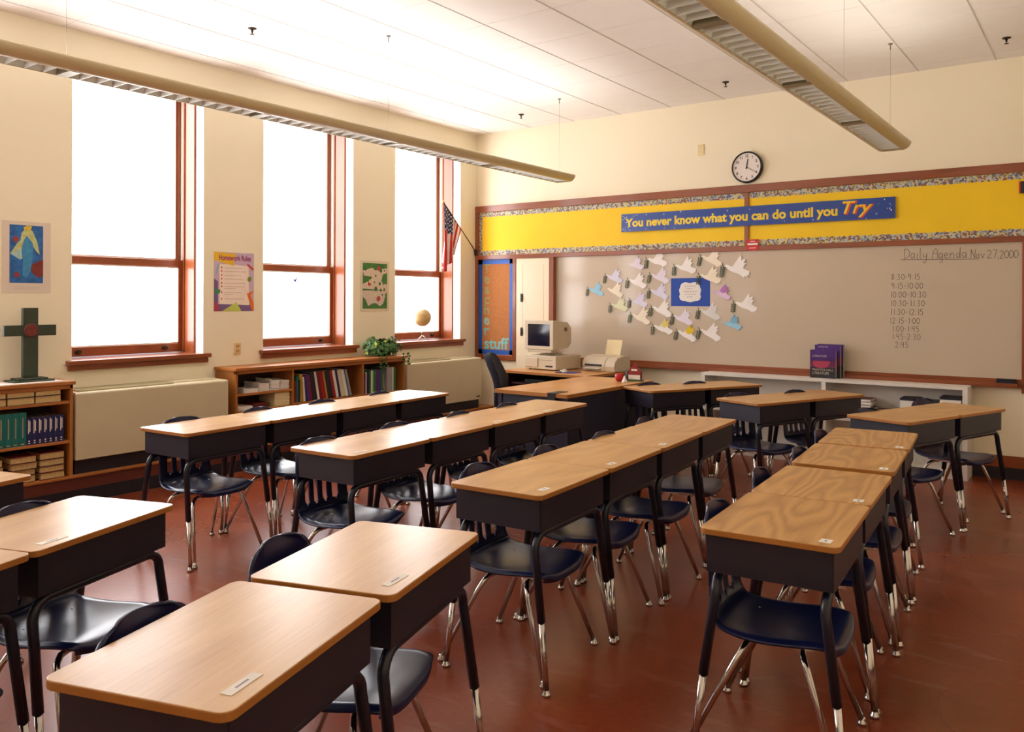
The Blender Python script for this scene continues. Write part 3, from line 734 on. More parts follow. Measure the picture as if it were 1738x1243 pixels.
# ---- unit ventilators
def ventilator(y0, y1, label, gend):
    t = thing('unit_ventilator', label, 'heating unit', (0, (y0+y1)/2, 0.206)); h = (y1-y0)/2
    MB().prism([(0.004, -h, 0.105), (0.298, -h, 0.105), (0.298, -h, 0.590), (0.288, -h, 0.600), (0.004, -h, 0.608)], (0, 2*h, 0)).build('casing', M_vent, t, bevel=0.006)
    MB().box(0.004, 0.262, -h+0.01, h-0.01, 0.0005, 0.105).build('toe_recess', M_base, t)
    g0, g1 = -h+0.04, h*gend
    m = MB(); n = 26
    for k in range(9):
        xx = 0.03 + 0.026*k; m.box(xx, xx+0.012, g0, g1, 0.600, 0.6125)
    m.build('grille', M_ventg, t)
    MB().box(0.05, 0.20, g1+0.04, h-0.05, 0.602, 0.612).build('access_lid', M_vent, t, bevel=0.002)
    MB().box(0.298, 0.301, h-0.10, h-0.03, 0.135, 0.15).build('badge', M_steel, t)
ventilator(-5.075, -3.785, 'low putty-coloured unit ventilator under the first window', 0.25)
ventilator(-1.56, -0.27, 'low putty-coloured unit ventilator in the corner under the third window', 0.2)

# ---- bookcases
def bookcase(name, label, y0, y1, dividers, shelves):
    t = thing(name, label, 'bookcase', (0, 0, 0))
    m = MB(); m.box(0.004, 0.318, y0-0.012, y1+0.012, 0.872, 0.90); m.build('top_board', M_oak, t, bevel=0.005)
    m = MB(); m.box(0.27, 0.300, y0, y1, 0.842, 0.872); m.build('top_rail', M_oak, t, bevel=0.004)
    for yy in (y0, y1-0.022): MB().box(0.004, 0.30, yy, yy+0.022, 0.207, 0.872).build('side_panel', M_oakz, t, bevel=0.002)
    MB().box(0.004, 0.012, y0+0.022, y1-0.022, 0.207, 0.872).build('back_panel', mat('dark_oak_back', (58, 36, 30), 0.6), t)
    for yy in dividers: MB().box(0.012, 0.298, yy-0.01, yy+0.01, 0.207, 0.872).build('divider', M_oakz, t, bevel=0.002)
    for (a, b, z) in shelves: MB().box(0.012, 0.296, a, b, z-0.02, z).build('shelf', M_oak, t, bevel=0.002)
    return t
bookcase('low_bookcase', 'low oak bookcase left of the first ventilator with a green cross on top', -7.3, -5.095, [-6.2], [(-7.278, -6.21, 0.755), (-6.19, -5.117, 0.755), (-7.278, -6.21, 0.468), (-6.19, -5.117, 0.468)])
bookcase('low_bookcase', 'low oak bookcase with three bays under the second window', -3.715, -1.60, [-3.095, -2.21], [(-3.693, -3.105, 0.672), (-3.693, -3.105, 0.522), (-3.085, -2.22, 0.535), (-2.20, -1.622, 0.535)])

# ---- books
M_bk = {k: mat('cover_' + k, c, 0.45, vary=0.05) for k, c in dict(navy=(30, 34, 84), teal=(14, 104, 100), black=(34, 32, 40), red=(150, 26, 30), white=(226, 222, 214), green=(40, 110, 70),
    cream=(206, 196, 160), purple=(84, 44, 110), gold=(176, 140, 50), brown=(120, 56, 36), blue=(40, 70, 120), grey=(150, 150, 150), lime=(150, 190, 90), darkred=(104, 30, 30)).items()}
def book(label, cover, L, W_, T_, M4, group, name='book', spine_marks=None, pages=M_pages):
    """book box: x = depth (spine at +x), y = thickness, z = height"""
    t = thing(name, label, 'book', (0, 0, 0), 0, group); t.matrix_world = M4
    m = MB(); c = 0.003
    m.box(0, W_, 0, c, 0, L); m.box(0, W_, T_-c, T_, 0, L); m.box(W_-c, W_, c, T_-c, 0, L)
    m.build('cover', M_bk[cover], t)
    MB().box(0.004, W_-c, c, T_-c, 0.004, L-0.004).build('pages', pages, t)
    if spine_marks:
        m = MB()
        for z0, z1, yy, w in spine_marks: m.box(W_, W_+0.0006, T_*yy, T_*(yy+w), L*z0, L*z1)
        m.build('spine_print', M_paper if cover == 'navy' else mat('spine_tan', (176, 150, 120), 0.6), t)
    return t
def up(x, y, z, lean=0.0):   # upright, spine outwards; lean about x axis
    return Matrix.Translation((x, y, z)) @ Matrix.Rotation(lean, 4, 'X')
ORD = ['first', 'second', 'third', 'fourth', 'fifth', 'sixth', 'seventh', 'eighth', 'ninth', 'tenth', 'eleventh', 'twelfth', 'thirteenth', 'fourteenth', 'fifteenth', 'sixteenth', 'seventeenth', 'eighteenth', 'nineteenth', 'twentieth', 'twenty-first', 'twenty-second']
# middle shelf: teal then navy
y = -5.152
for k in range(7):
    y -= 0.0365
    mk = [(0.42 + 0.0, 0.93, 0.30, 0.16), (0.5, 0.88, 0.56, 0.16), (0.12, 0.17, 0.34, 0.3), (0.05, 0.08, 0.3, 0.4)]
    book('navy textbook with white spine print, %s from the right on the middle shelf' % ORD[k], 'navy', 0.190 + 0.001*(k % 2), 0.245, 0.035, up(0.04, y, 0.4685), 'navy textbooks on the middle shelf', spine_marks=mk)
for k in range(6):
    y -= 0.0465
    book('teal textbook with tan spine title, %s from the right among the teal ones' % ORD[k], 'teal', 0.232, 0.245, 0.045, up(0.04, y, 0.4685), 'teal textbooks on the middle shelf', spine_marks=[(0.25, 0.85, 0.42, 0.14), (0.04, 0.07, 0.2, 0.5)])
# top shelf: stacked books, page edges out
def lying(x, y, z, rz=0):    # page edges (fore edge) towards +x
    return Matrix.Translation((x, y, z)) @ Matrix.Rotation(rz, 4, 'Z') @ Matrix.Rotation(R(-90), 4, 'X')
stk = [(-5.352, 'right'), (-5.535, 'middle'), (-5.72, 'left')]
for (ys, nm), wd in zip(stk, (0.175, 0.178, 0.178)):
    for lv, ln in ((0, 'lower'), (1, 'upper')):
        T = Matrix.Translation((0.285, ys + wd, 0.7555 + 0.0515*lv)) @ Matrix.Rotation(PI, 4, 'Z') @ Matrix.Rotation(R(90), 4, 'X') @ Matrix.Identity(4)
        b_ = thing('book', 'thick tan-paged book, %s of the %s pair on the left bookcase top shelf' % (ln, nm), 'book', (0, 0, 0), 0, 'books lying on the top shelf')
        b_.location = (0.06, ys, 0.7555 + 0.0515*lv)
        MB().box(0, 0.235, 0, wd, 0, 0.003).box(0, 0.235, 0, wd, 0.048, 0.051).box(0, 0.003, 0, wd, 0.003, 0.048).build('cover', M_bk['black'], b_)
        MB().box(0.003, 0.230, 0.003, wd-0.003, 0.003, 0.048).build('pages', M_pages, b_)
# bottom shelf: stacks of worn books
cols = ['darkred', 'brown', 'black', 'darkred']
for si, (ys, n, nm, tilt) in enumerate(((-5.31, 4, 'right', 0.02), (-5.51, 4, 'middle', -0.015), (-5.715, 4, 'left', 0.01))):
    z = 0.2075
    for k in range(n):
        b_ = thing('book', 'worn tan-paged book, %s up in the %s stack on the bottom shelf' % (ORD[k], nm), 'book', (0.055 + random.uniform(-.01, .01), ys + random.uniform(-.006, .006), z), random.uniform(-.03, .03), 'books lying on the bottom shelf')
        w = 0.17; h = 0.046 + random.uniform(-.004, .003)
        MB().box(0, 0.225, 0, w, 0, 0.003).box(0, 0.225, 0, w, h-0.003, h).box(0, 0.003, 0, w, 0.003, h-0.003).build('cover', M_bk[cols[(k+si) % 4]], b_)
        MB().box(0.003, 0.218, 0.004, w-0.004, 0.003, h-0.003).build('pages', M_pages, b_)
        z += h + 0.0008
# bookcase B bay 2: leaning binders and books (shelf 0.535)
seq = [('darkred',.03,.20,0),('teal',.018,.245,0),('black',.02,.21,0),('gold',.035,.26,-.05),('white',.02,.23,-.08),('navy',.02,.20,-.1),('purple',.035,.255,-.13),('red',.012,.25,-.14),('black',.03,.27,-.16),('black',.028,.27,-.17),('white',.024,.29,-.19),
       ('darkred',.03,.29,-.2),('red',.04,.30,-.2),('gold',.016,.295,-.2),('black',.06,.27,-.2),('red',.03,.295,-.22),('white',.028,.30,-.22),('navy',.026,.30,-.22),('cream',.05,.30,-.23),('white',.03,.31,-.25),('blue',.014,.31,-.26),('grey',.024,.305,-.27)]
y = -3.07
BB = [('dull red', ''), ('teal', ''), ('black', ''), ('gold', ''), ('white', ''), ('navy', ''), ('purple', ''), ('thin red', ''), ('black', ''), ('black', ''), ('white', ''), ('dark red', ''), ('broad red', ''), ('thin gold', ''), ('thick black', ''), ('red', ''), ('white', ''), ('navy', ''), ('cream', ''), ('white', ''), ('thin blue', ''), ('grey', '')]
for k, (c, T_, L_, ln) in enumerate(seq):
    book('%s book, %s from left in the leaning row of books' % (BB[k][0], ORD[k]), c, min(L_, 0.272), 0.22, T_*1.1, up(0.055, y, 0.5365) if ln == 0 else Matrix.Translation((0.055, y, 0.5365 + T_*abs(math.sin(ln))*0)) @ Matrix.Rotation(-ln, 4, 'X'), 'leaning books in the middle bay', pages=M_paper)
    y += T_/math.cos(ln) * 1.16
# bay 3: upright
seq3 = [('purple', .03, .22), ('white', .012, .22), ('black', .035, .20), ('green', .022, .235), ('white', .018, .235), ('lime', .012, .23), ('green', .035, .23), ('purple', .07, .235), ('green', .03, .24)]
y = -2.185
for k, (c, T_, L_) in enumerate(seq3):
    book('%s book, %s from left in the bay below the plant' % (c if c != 'lime' else 'lime green', ORD[k]), c, L_, 0.22, T_, up(0.055, y, 0.5355), 'upright books in the right bay', pages=M_paper); y += T_ + 0.002
book('slim cream booklet leaning beside the thick grey binder', 'cream', 0.19, 0.2, 0.008, Matrix.Translation((0.055, y+0.036, 0.5355)) @ Matrix.Rotation(0.12, 4, 'X'), 'upright books in the right bay', pages=M_paper)
y += 0.05
for k, (c, T_, L_) in enumerate((('grey', .075, .25), ('cream', .02, .25), ('green', .03, .25))):
    book('%s binder, %s from left at the right end of the oak bookcase' % ({'grey': 'thick grey', 'cream': 'slim cream', 'green': 'green'}[c], ORD[k]), c, L_, 0.23, T_, up(0.05, y, 0.5355), 'binders at the right end', pages=M_paper); y += T_ + 0.002
# bay 1: paper stacks
def paper_stack(x, y, z, w, d, h, label, m=M_paper, curl=0.02, name='paper_stack'):
    mb = MB(); n = 8; rows = []
    rr = random.Random(label)
    layers = max(3, int(h/0.006))
    for q in range(layers):
        zz = h*q/layers; j = rr.uniform(-.004, .004); j2 = rr.uniform(-.004, .004); t = h/layers*0.92
        G = []
        for i in range(n+1):
            s = i/n; lift = curl * (zz/h) * max(0, 1 - s/0.35)**2
            G.append((s, lift))
        lo = [(0.0+j2, G[i][0]*w + j, zz + G[i][1]) for i in range(n+1)]
        for i in range(n):
            a, b = lo[i], lo[i+1]
            mb.prism([(a[0], a[1], a[2]), (a[0], b[1], b[2]), (a[0], b[1], b[2]+t), (a[0], a[1], a[2]+t)], (d, 0, 0))
    return tag(mb.build(name, m, loc=(x, y, z)), label, 'paper stack', 'paper stacks in the left bay')
paper_stack(0.06, -3.33, 0.6725, 0.105, 0.21, 0.088, 'white paper stack in the middle of the upper left bay of the oak bookcase')
paper_stack(0.06, -3.218, 0.6725, 0.10, 0.21, 0.08, 'white paper stack at the right end of the upper left bay')
paper_stack(0.06, -3.455, 0.6725, 0.115, 0.21, 0.068, 'white paper stack second from the left in the upper left bay')
paper_stack(0.06, -3.62, 0.6725, 0.15, 0.22, 0.032, 'low curled white paper stack at the left end of the upper left bay')
paper_stack(0.05, -3.285, 0.5225, 0.165, 0.23, 0.125, 'tall white and cream paper stack in the lower left bay', M_cream, 0.0)
paper_stack(0.05, -3.67, 0.5225, 0.15, 0.22, 0.035, 'low pile of white magazines in the lower left bay', M_paper, 0.012)
tag(MB().box(0, 0.2, 0, 0.16, 0, 0.045).build('red_folder_pile', M_bk['darkred'], loc=(0.04, -3.49, 0.5225), bevel=0.003), 'dark red pile of folders behind the magazines in the lower left bay', 'folders')

# ---- cross on the left bookcase
tag(MB().box(0.02, 0.30, -6.0, -5.15, 0.9005, 0.9035).box(0.298, 0.301, -6.0, -5.15, 0.893, 0.9035).build('lace_runner', mat('white_lace', (226, 214, 208), 0.9, vary=0.15, scale=80)), 'white lace runner on top of the left bookcase under the cross', 'runner')
M_cross = mat('dark_green_painted_wood', (52, 62, 46), 0.55, vary=0.18, scale=20)
cr = thing('standing_cross', 'dark green wooden cross with round red emblem standing on the left bookcase', 'cross', (0.14, -5.323, 0.904))
MB().box(-0.085, 0.085, -0.14, 0.135, 0, 0.012).box(-0.06, 0.06, -0.105, 0.10, 0.012, 0.026).build('base', M_cross, cr, bevel=0.003)
MB().box(-0.018, 0.018, -0.052, 0.050, 0.026, 0.525).build('upright', M_cross, cr, bevel=0.003)
MB().box(-0.016, 0.0165, -0.178, 0.176, 0.325, 0.402).build('crossbar', M_cross, cr, bevel=0.003)
em = MB().lathe([(0.048, 0.0185), (0.048, 0.026), (0.040, 0.030), (0.036, 0.028)], (0, 0, 0.365), 24, axis='X').build('emblem', mat('rust_red_emblem', (120, 46, 36), 0.5, vary=0.3, scale=60), cr)
m = MB()
for k in range(16):
    a = 2*PI*k/16; m.box(0.027, 0.031, 0.042*math.cos(a)-.003, 0.042*math.cos(a)+.003, 0.365+0.042*math.sin(a)-.003, 0.365+0.042*math.sin(a)+.003)
m.build('beaded_rim', M_black, em)

# ---- plant on the bookcase
pl = thing('potted_plant', 'bushy green trailing plant on the right end of the oak bookcase', 'plant', (0.15, -1.79, 0.9005))
MB().lathe([(0.06, 0), (0.085, 0.07), (0.09, 0.075), (0.08, 0.075), (0.07, 0.06)], n=20).build('pot', M_bk['black'], pl)
m = MB(); rp_ = random.Random(5)
for k in range(420):
    a = rp_.uniform(0, 2*PI); rr_ = rp_.uniform(0.3, 1.0)**0.6; el = rp_.uniform(-0.25, 1.0)
    px, py = 0.125*rr_*math.cos(a)*(1 if el > 0 else 1), 0.26*rr_*math.sin(a); pz = 0.055 + 0.15*el*math.sqrt(max(0, 1-rr_*rr_*.8)) + rp_.uniform(-.02, .03)
    px = max(-0.14, min(px, 0.16)); pz = max(0.012, pz) if px < 0.155 else pz
    s = rp_.uniform(0.018, 0.036); n = Vector((math.cos(a), math.sin(a), rp_.uniform(0.0, 1.2))).normalized()
    t1 = n.orthogonal().normalized(); t1 = Matrix.Rotation(rp_.uniform(0, 6.28), 3, n) @ t1; t2 = n.cross(t1); c = Vector((px, py, pz))
    m.poly([c - t1*s, c + t2*s*.55 + n*.004, c + t1*s*.9, c - t2*s*.55 + n*.004], 0 if k % 9 else 1)
for k in range(6):
    y0 = rp_.uniform(-.24, .24)
    for q in range(5):
        c = Vector((0.172, y0 + rp_.uniform(-.02, .02), 0.02 - q*0.028)); s = 0.018
        m.poly([c + Vector((0, -s, 0)), c + Vector((.006, 0, s*.8)), c + Vector((0, s, 0)), c + Vector((.006, 0, -s*.8))], 0)
m.build('foliage', [mat('ivy_leaf', (52, 100, 40), 0.5, vary=0.45, scale=30), mat('yellow_leaf', (170, 190, 60), 0.5)], pl, fix=False)

# ---- globe on the third sill
gl = thing('globe', 'antique tan globe on a chrome foot standing on the third window sill', 'globe', (-0.06, -0.935, 1.0245))
rg = 0.105; cz = 0.268
MB().lathe([(rg*math.sin(PI*i/16)+.0005, -rg*math.cos(PI*i/16)) for i in range(17)], (0, 0, cz), 28).build('sphere', mat('antique_map', (206, 176, 120), 0.35, vary=0.28, scale=13), gl)
m = MB(); tl = R(23)
pts = [(0, math.sin(tl + PI*k/14)*0.117*1, 0) for k in range(1)]
pts = []
for k in range(17):
    a = tl + R(-90) + PI*k/16; pts.append((0, 0.118*math.cos(a), cz + 0.118*math.sin(a)))
m.tube(pts, 0.004, 8).build('meridian_arc', M_steel, gl)
m = MB()
for k in range(3):
    a = 2*PI*k/3 + .5; m.tube([(0, 0, 0.055), (0.04*math.cos(a), 0.04*math.sin(a), 0.03), (0.075*math.cos(a), 0.075*math.sin(a), 0.004)], [0.008, 0.006, 0.005], 8)
m.tube([(0, 0, 0.05), (0, 0.0, 0.11), (0, 0.04, 0.155)], 0.006, 8)
m.build('stand', M_chrome, gl)

# ---- flag
fl = thing('flag', 'small striped flag with starred blue corner on a slanting black pole in the corner', 'flag')
P0 = Vector((0.022, -0.034, 2.085)); P1 = Vector((0.17, -0.835, 2.63))
MB().tube([P0, P1], 0.006, 8).build('pole', M_black, fl)
MB().box(0.004, 0.04, -0.05, -0.034, 2.05, 2.12).tube([(0.022, -0.036, 2.077), P0 + (P1-P0)*0.05], 0.013, 10).build('bracket', M_steel, fl)
MB().lathe([(0.001, -.014), (0.010, -.008), (0.012, 0), (0.006, .012), (0.001, .02)], P1, 10).build('finial', mat('gilt', (200, 150, 60), 0.3, metal=1.0), fl)
NA, NB = 39, 36
G = []
for j in range(NB+1):
    b = j/NB; row = []
    for i in range(NA+1):
        a = i/NA
        top = P1 + (P0 - P1)*(0.02 + 0.50*a*(1 - 0.42*b))
        ln = 0.80*(1 - 0.48*a**1.1)
        dr = Vector((0.012*math.sin(a*9 + b*3)*b, 0, 0)) + Vector((0.05*math.sin(a*14 + 0.6)*b**.7, 0.028*math.sin(a*11)*b, 0))
        pos = top + Vector((0.0, -0.03*b*(1-a), -ln*b)) + dr
        row.append(pos)
    G.append(row)
def fm(j, i):
    if i < 21 and j < 14:
        return 1 if (i % 4 == 1 and j % 3 == 1) or (i % 4 == 3 and j % 3 == 2) else 2
    return 0 if (i // 3) % 2 == 0 else 1
fo = MB().grid(G, mfun=fm, smooth=True).build('cloth', [mat('flag_red', (190, 30, 34), 0.7), mat('flag_white', (240, 230, 220), 0.7, vary=0.02), mat('flag_blue', (36, 44, 96), 0.7)], fl)
sm = fo.modifiers.new('thick', 'SOLIDIFY'); sm.thickness = 0.0012

# ================================================================== WHITE SHELF AND ITS BOOKS
ws = thing('white_bookcase', 'low white two-bay open bookcase under the whiteboard', 'bookcase')
x0, x1 = 3.105, 5.452
# (leans slightly off the wall line at its right end, as in the photo)
m = MB(); m.box(x0, x1, -0.31, -0.095, 0.755, 0.782).build('top_board', M_white, ws, bevel=0.002)
for xx in (x0, 4.268, 5.412): MB().box(xx, xx+0.04, -0.31, -0.03, 0.0, 0.755).build('upright', M_white, ws, bevel=0.002)
for a, b in ((x0+0.04, 4.268), (4.308, 5.412)):
    MB().box(a, b, -0.305, -0.04, 0.42, 0.44).build('shelf', M_white, ws)
    MB().box(a, b, -0.305, -0.04, 0.06, 0.08).box(a, b, -0.29, -0.275, 0, 0.06).build('bottom_board', M_white, ws)
    MB().box(a, b, -0.04, -0.032, 0.08, 0.755).build('back_panel', M_white, ws)
def flatbook(x, y, z, w, d, h, c, label, grp, rz=0, pages=M_paper):
    t = thing('book', label, 'book', (x, y, z), rz, grp)
    MB().box(0, w, 0, d, 0, 0.002).box(0, w, 0, d, h-0.002, h).box(0, w, d-0.002, d, 0.002, h-0.002).build('cover', M_bk[c], t)
    MB().box(0.002, w-0.002, 0.002, d-0.002, 0.002, h-0.002).build('pages', pages, t)
z = 0.4405
for k in range(7):
    h = 0.024 + 0.003*(k % 2)
    flatbook(4.50 + random.uniform(-.01, .01), -0.28, z, 0.19, 0.20, h, ['brown', 'darkred', 'cream'][k % 3], 'book, %s from the bottom of the taller stack in the white bookcase' % ORD[k], 'stacked books in the white bookcase', random.uniform(-.06, .06)); z += h + 0.0008
z = 0.4405
for k in range(4):
    flatbook(4.72, -0.27, z, 0.17, 0.19, 0.022, ['brown', 'cream', 'darkred', 'brown'][k], 'book, %s from the bottom of the lower stack in the white bookcase' % ORD[k], 'lower stack of brown books'); z += 0.0228
for k, (xx, hh, ww) in enumerate(((4.93, 0.215, 0.14), (5.10, 0.20, 0.13), (5.24, 0.245, 0.16))):
    t = tag(MB().box(xx, xx+ww, -0.29, -0.08, 0.4405, 0.4405+hh-0.02).box(xx-0.002, xx+ww+0.002, -0.292, -0.078, 0.4405+hh-0.02, 0.4405+hh, 1).build('file_box', [M_paper, M_bk['black']]), 'white file box with dark lid, %s from the left in the white bookcase right bay' % ORD[k], 'box', 'file boxes in the white bookcase')
# standing literature textbooks on top
for k, (dx, dy, dz, lab) in enumerate(((0.0, -0.205, 0.0, 'purple and black literature textbook standing in front on the white bookcase'), (0.028, -0.155, 0.045, 'purple literature textbook standing behind the front one on the white bookcase'), (0.045, -0.118, 0.05, 'dark literature textbook with white pages at the back of the standing group'))):
    t = thing('textbook', lab, 'book', (4.138+dx, dy, 0.7825), 0, 'literature textbooks standing on the white bookcase')
    H = 0.26 + dz; W_ = 0.232
    MB().box(0, W_, 0, 0.003, 0, H, 0).box(0, W_, 0.030, 0.033, 0, H, 0).box(0, 0.003, 0.003, 0.030, 0, H, 1).build('cover', [M_bk['black'], M_bk['darkred']], t)
    MB().box(0.003, W_-0.003, 0.003, 0.030, 0.002, H-0.002).build('pages', M_paper, t)
    MB().box(0.0, W_, -0.0006, 0, H*0.62, H).build('cover_art_sky', mat('violet_print', (74, 32, 120), 0.3, vary=0.25, scale=9), t)
    MB().box(0.0, W_, -0.0006, 0, H*0.38, H*0.62).build('cover_art_band', mat('magenta_band', (110, 36, 80), 0.3, vary=0.2, scale=9), t)
    if k == 0:
        FLk = lambda u, z, d: (u, -d, z)
        flat(MB(), FLk, [(0.10+0.075*math.cos(R(a)), H*0.52+0.05*math.sin(R(a))*(1 if a < 180 else 0.9)) for a in range(180, 361, 20)] + [(0.18, H*0.6), (0.02+0.01, H*0.6)], 0.0006, 0.0004).build('cover_art_dome', mat('rose_print', (176, 60, 90), 0.3, vary=0.1, scale=9), t)
        for body, zz, sz, w in (('LITERATURE', H*0.745, 0.026, 0.13), ('PRENTICE HALL', H*0.26, 0.026, 0.19), ('LITERATURE', H*0.13, 0.034, 0.15)):
            text_mesh(body, sz, 'F', 0.02, zz, 0.0006, 0.0003, name='title', m=mat('silver_print', (196, 186, 170), 0.4), parent=t, width=w)
    elif k == 1:
        text_mesh('LITERATURE', 0.02, 'F', 0.03, H*0.92, 0.0006, 0.0003, name='title', m=MATS['silver_print'], parent=t, width=0.09)

# ================================================================== TEACHER'S CORNER
M_darkpanel = mat('dark_plum_panel', (60, 30, 36), 0.45)
M_navyp = mat('dark_navy_panel', (30, 32, 54), 0.5)
dk = thing('teacher_desk', "large teacher's desk with oak top and dark navy panels", 'desk', (2.64, -1.93, 0))
MB().prism(rrect(-0.36, 0.36, -0.71, 0.78, 0.015, 0.73), (0, 0, 0.03), 0, 1).build('desktop', [wood('teacher_desk_laminate', (178, 118, 56), (208, 152, 88), 0.32, gx=9, rings=2.2, mixv=0.6), M_edge], dk)
MB().box(-0.34, -0.30, -0.68, 0.76, 0.03, 0.73).build('side_panel', M_navyp, dk)
MB().box(0.30, 0.34, -0.68, 0.76, 0.10, 0.73).build('front_panel', M_navyp, dk)
for ya, yb in ((-0.68, -0.24), (0.36, 0.76)):
    ped = MB().box(-0.29, 0.30, ya, yb, 0.05, 0.73).build('drawer_pedestal', M_navyp, dk, bevel=0.004)
    for q in range(3): MB().box(-0.302, -0.2895, ya+0.02, yb-0.02, 0.08+q*0.21, 0.27+q*0.21).build('drawer', M_navyp, ped, bevel=0.002)
for a in (-0.32, 0.32):
    for b in (-0.66, 0.74): MB().box(a-0.015, a+0.015, b-0.015, b+0.015, 0, 0.1).build('foot', M_black, dk)
# computer return table
rt = thing('computer_table', 'oak-topped computer table against the front wall holding the computer and printer', 'table', (1.70, -0.60, 0), R(-5))
MB().prism(rrect(-0.55, 0.55, -0.43, 0.35, 0.012, 0.722), (0, 0, 0.025), 0, 1).build('tabletop', [MATS['teacher_desk_laminate'], M_edge], rt)
MB().box(-0.52, -0.49, -0.38, 0.33, 0.02, 0.722).build('side_panel', M_darkpanel, rt)
MB().box(0.49, 0.52, -0.38, 0.33, 0.02, 0.722).build('side_panel', M_darkpanel, rt)
MB().box(-0.49, 0.49, 0.30, 0.33, 0.3, 0.722).build('back_panel', M_darkpanel, rt)
MB().box(-0.49, 0.49, -0.33, 0.28, 0.60, 0.62).build('keyboard_shelf', M_darkpanel, rt)
MB().tube([(-0.505, -0.36, 0.012), (-0.505, 0.32, 0.012)], 0.012, 8).tube([(0.505, -0.36, 0.012), (0.505, 0.32, 0.012)], 0.012, 8).build('floor_runner', M_black, rt)
def rtp(x, y, z):
    c, s = math.cos(R(-5)), math.sin(R(-5)); return (1.70 + c*x - s*y, -0.60 + s*x + c*y, z)
# computer
ta = 0.7475
pc = thing('desktop_computer', 'beige horizontal desktop computer case under the monitor', 'computer', (1.48, -0.52, ta), R(-6))
MB().box(-0.215, 0.215, -0.20, 0.22, 0.008, 0.155).build('case', M_beige, pc, bevel=0.006)
MB().box(-0.213, 0.213, -0.215, -0.20, 0.010, 0.153).box(-0.20, -0.03, -0.225, -0.213, 0.03, 0.13).build('front_bezel', M_beige, pc, bevel=0.004)
MB().box(0.07, 0.17, -0.2165, -0.214, 0.035, 0.052).build('badge_label', M_black, pc)
MB().box(0.0, 0.16, -0.2165, -0.214, 0.105, 0.112).build('drive_slot', mat('bezel_shadow_grey', (150, 138, 116), 0.5), pc)
for a in (-.18, .18):
    for b in (-.17, .18): MB().lathe([(0.012, 0), (0.012, 0.009)], (a, b, 0), 10).build('foot', M_black, pc)
mo = thing('crt_monitor', 'beige CRT monitor with dark screen on the desktop computer', 'monitor', (1.46, -0.53, ta+0.1555), R(-8))
MB().lathe([(0.12, 0), (0.12, 0.012), (0.07, 0.02), (0.07, 0.035)], n=24).build('swivel_base', M_beige, mo)
MB().box(-0.17, 0.17, -0.19, -0.10, 0.03, 0.07).build('control_strip', M_beige, mo, bevel=0.005)
m = MB()
z0, z1 = 0.062, 0.375
m.box(-0.205, 0.205, -0.20, -0.12, z0, z1)
def ring(y, hx, a, b): return [(-hx, y, a), (hx, y, a), (hx, y, b), (-hx, y, b)]
A = ring(-0.12, 0.197, z0+.005, z1-.006); B_ = ring(0.06, 0.185, z0+.015, z1-.02); D_ = ring(0.20, 0.12, z0+.06, z1-.09)
for q0, q1 in ((A, B_), (B_, D_)):
    for i in range(4): m.poly([q0[i], q0[(i+1) % 4], q1[(i+1) % 4], q1[i]])
m.poly(D_)
m.build('shell', M_beige, mo, bevel=0.006)
G = []
for j in range(7):
    G.append([(-0.158 + 0.316*i/8, -0.2005 - 0.006*(1-((i-4)/4)**2)*(1-((j-3)/3)**2), z0+0.04 + 0.235*j/6) for i in range(9)])
MB().grid(G).build('screen', mat('dark_crt_glass', (26, 24, 44), 0.12, vary=0.02), mo)
MB().box(0.1935, 0.1975, 0.0, 0.04, 0.26, 0.30).build('side_vent', mat('vent_shadow', (120, 96, 76), 0.7), mo)
# mouse on pad
mp_ = rtp(0.18, -0.20, ta)
tag(MB().prism(rrect(-0.11, 0.11, -0.09, 0.09, 0.01, 0), (0, 0, 0.004)).build('mouse_pad', mat('purple_blue_pad', (58, 50, 120), 0.8), loc=mp_), 'purple-blue mouse pad on the computer table right of the computer', 'mouse pad')
ms = thing('computer_mouse', 'small white computer mouse on the purple mouse pad', 'mouse', (mp_[0]-0.05, mp_[1]-0.01, ta+0.004))
G = []
for j in range(9):
    b = j/8; G.append([(0.032*math.cos(PI*i/8)*math.sin(PI*(0.08+0.84*b))**.5, -0.055+0.11*b, 0.030*math.sin(PI*i/8)*math.sin(PI*(0.08+0.84*b))**.6) for i in range(9)])
MB().grid(G).build('shell', M_paper, ms)
MB().box(-0.001, 0.001, -0.05, -0.015, 0.024, 0.031).build('button_gap', M_steel, ms)
# printer
pr = thing('inkjet_printer', 'beige inkjet printer with paper in its rear feed on the computer table', 'printer', (2.06, -0.36, ta), R(-8))
prof = [(-0.14, 0.0), (-0.155, 0.06), (-0.135, 0.115), (-0.09, 0.15), (0.02, 0.17), (0.11, 0.165), (0.13, 0.10), (0.13, 0.0)]
MB().prism([(-0.215, y, z) for y, z in prof], (0.30, 0, 0)).build('body', M_beige, pr, bevel=0.008)
MB().prism([(0.087, y, z-0.004 if z > 0.01 else z) for y, z in prof], (0.128, 0, 0)).build('control_side', M_beige, pr, bevel=0.008)
MB().box(-0.17, 0.05, -0.162, -0.14, 0.055, 0.075).build('output_slot', M_black, pr)
MB().box(-0.16, 0.04, -0.20, -0.13, 0.030, 0.036).build('output_tray', M_paper, pr)
MB().box(-0.10, 0.10, 0.0, 0.006, 0, 0.19, T=Matrix.Translation((0.02, 0.07, 0.14)) @ Matrix.Rotation(R(-14), 4, 'X')).build('paper_feed', M_cream, pr)
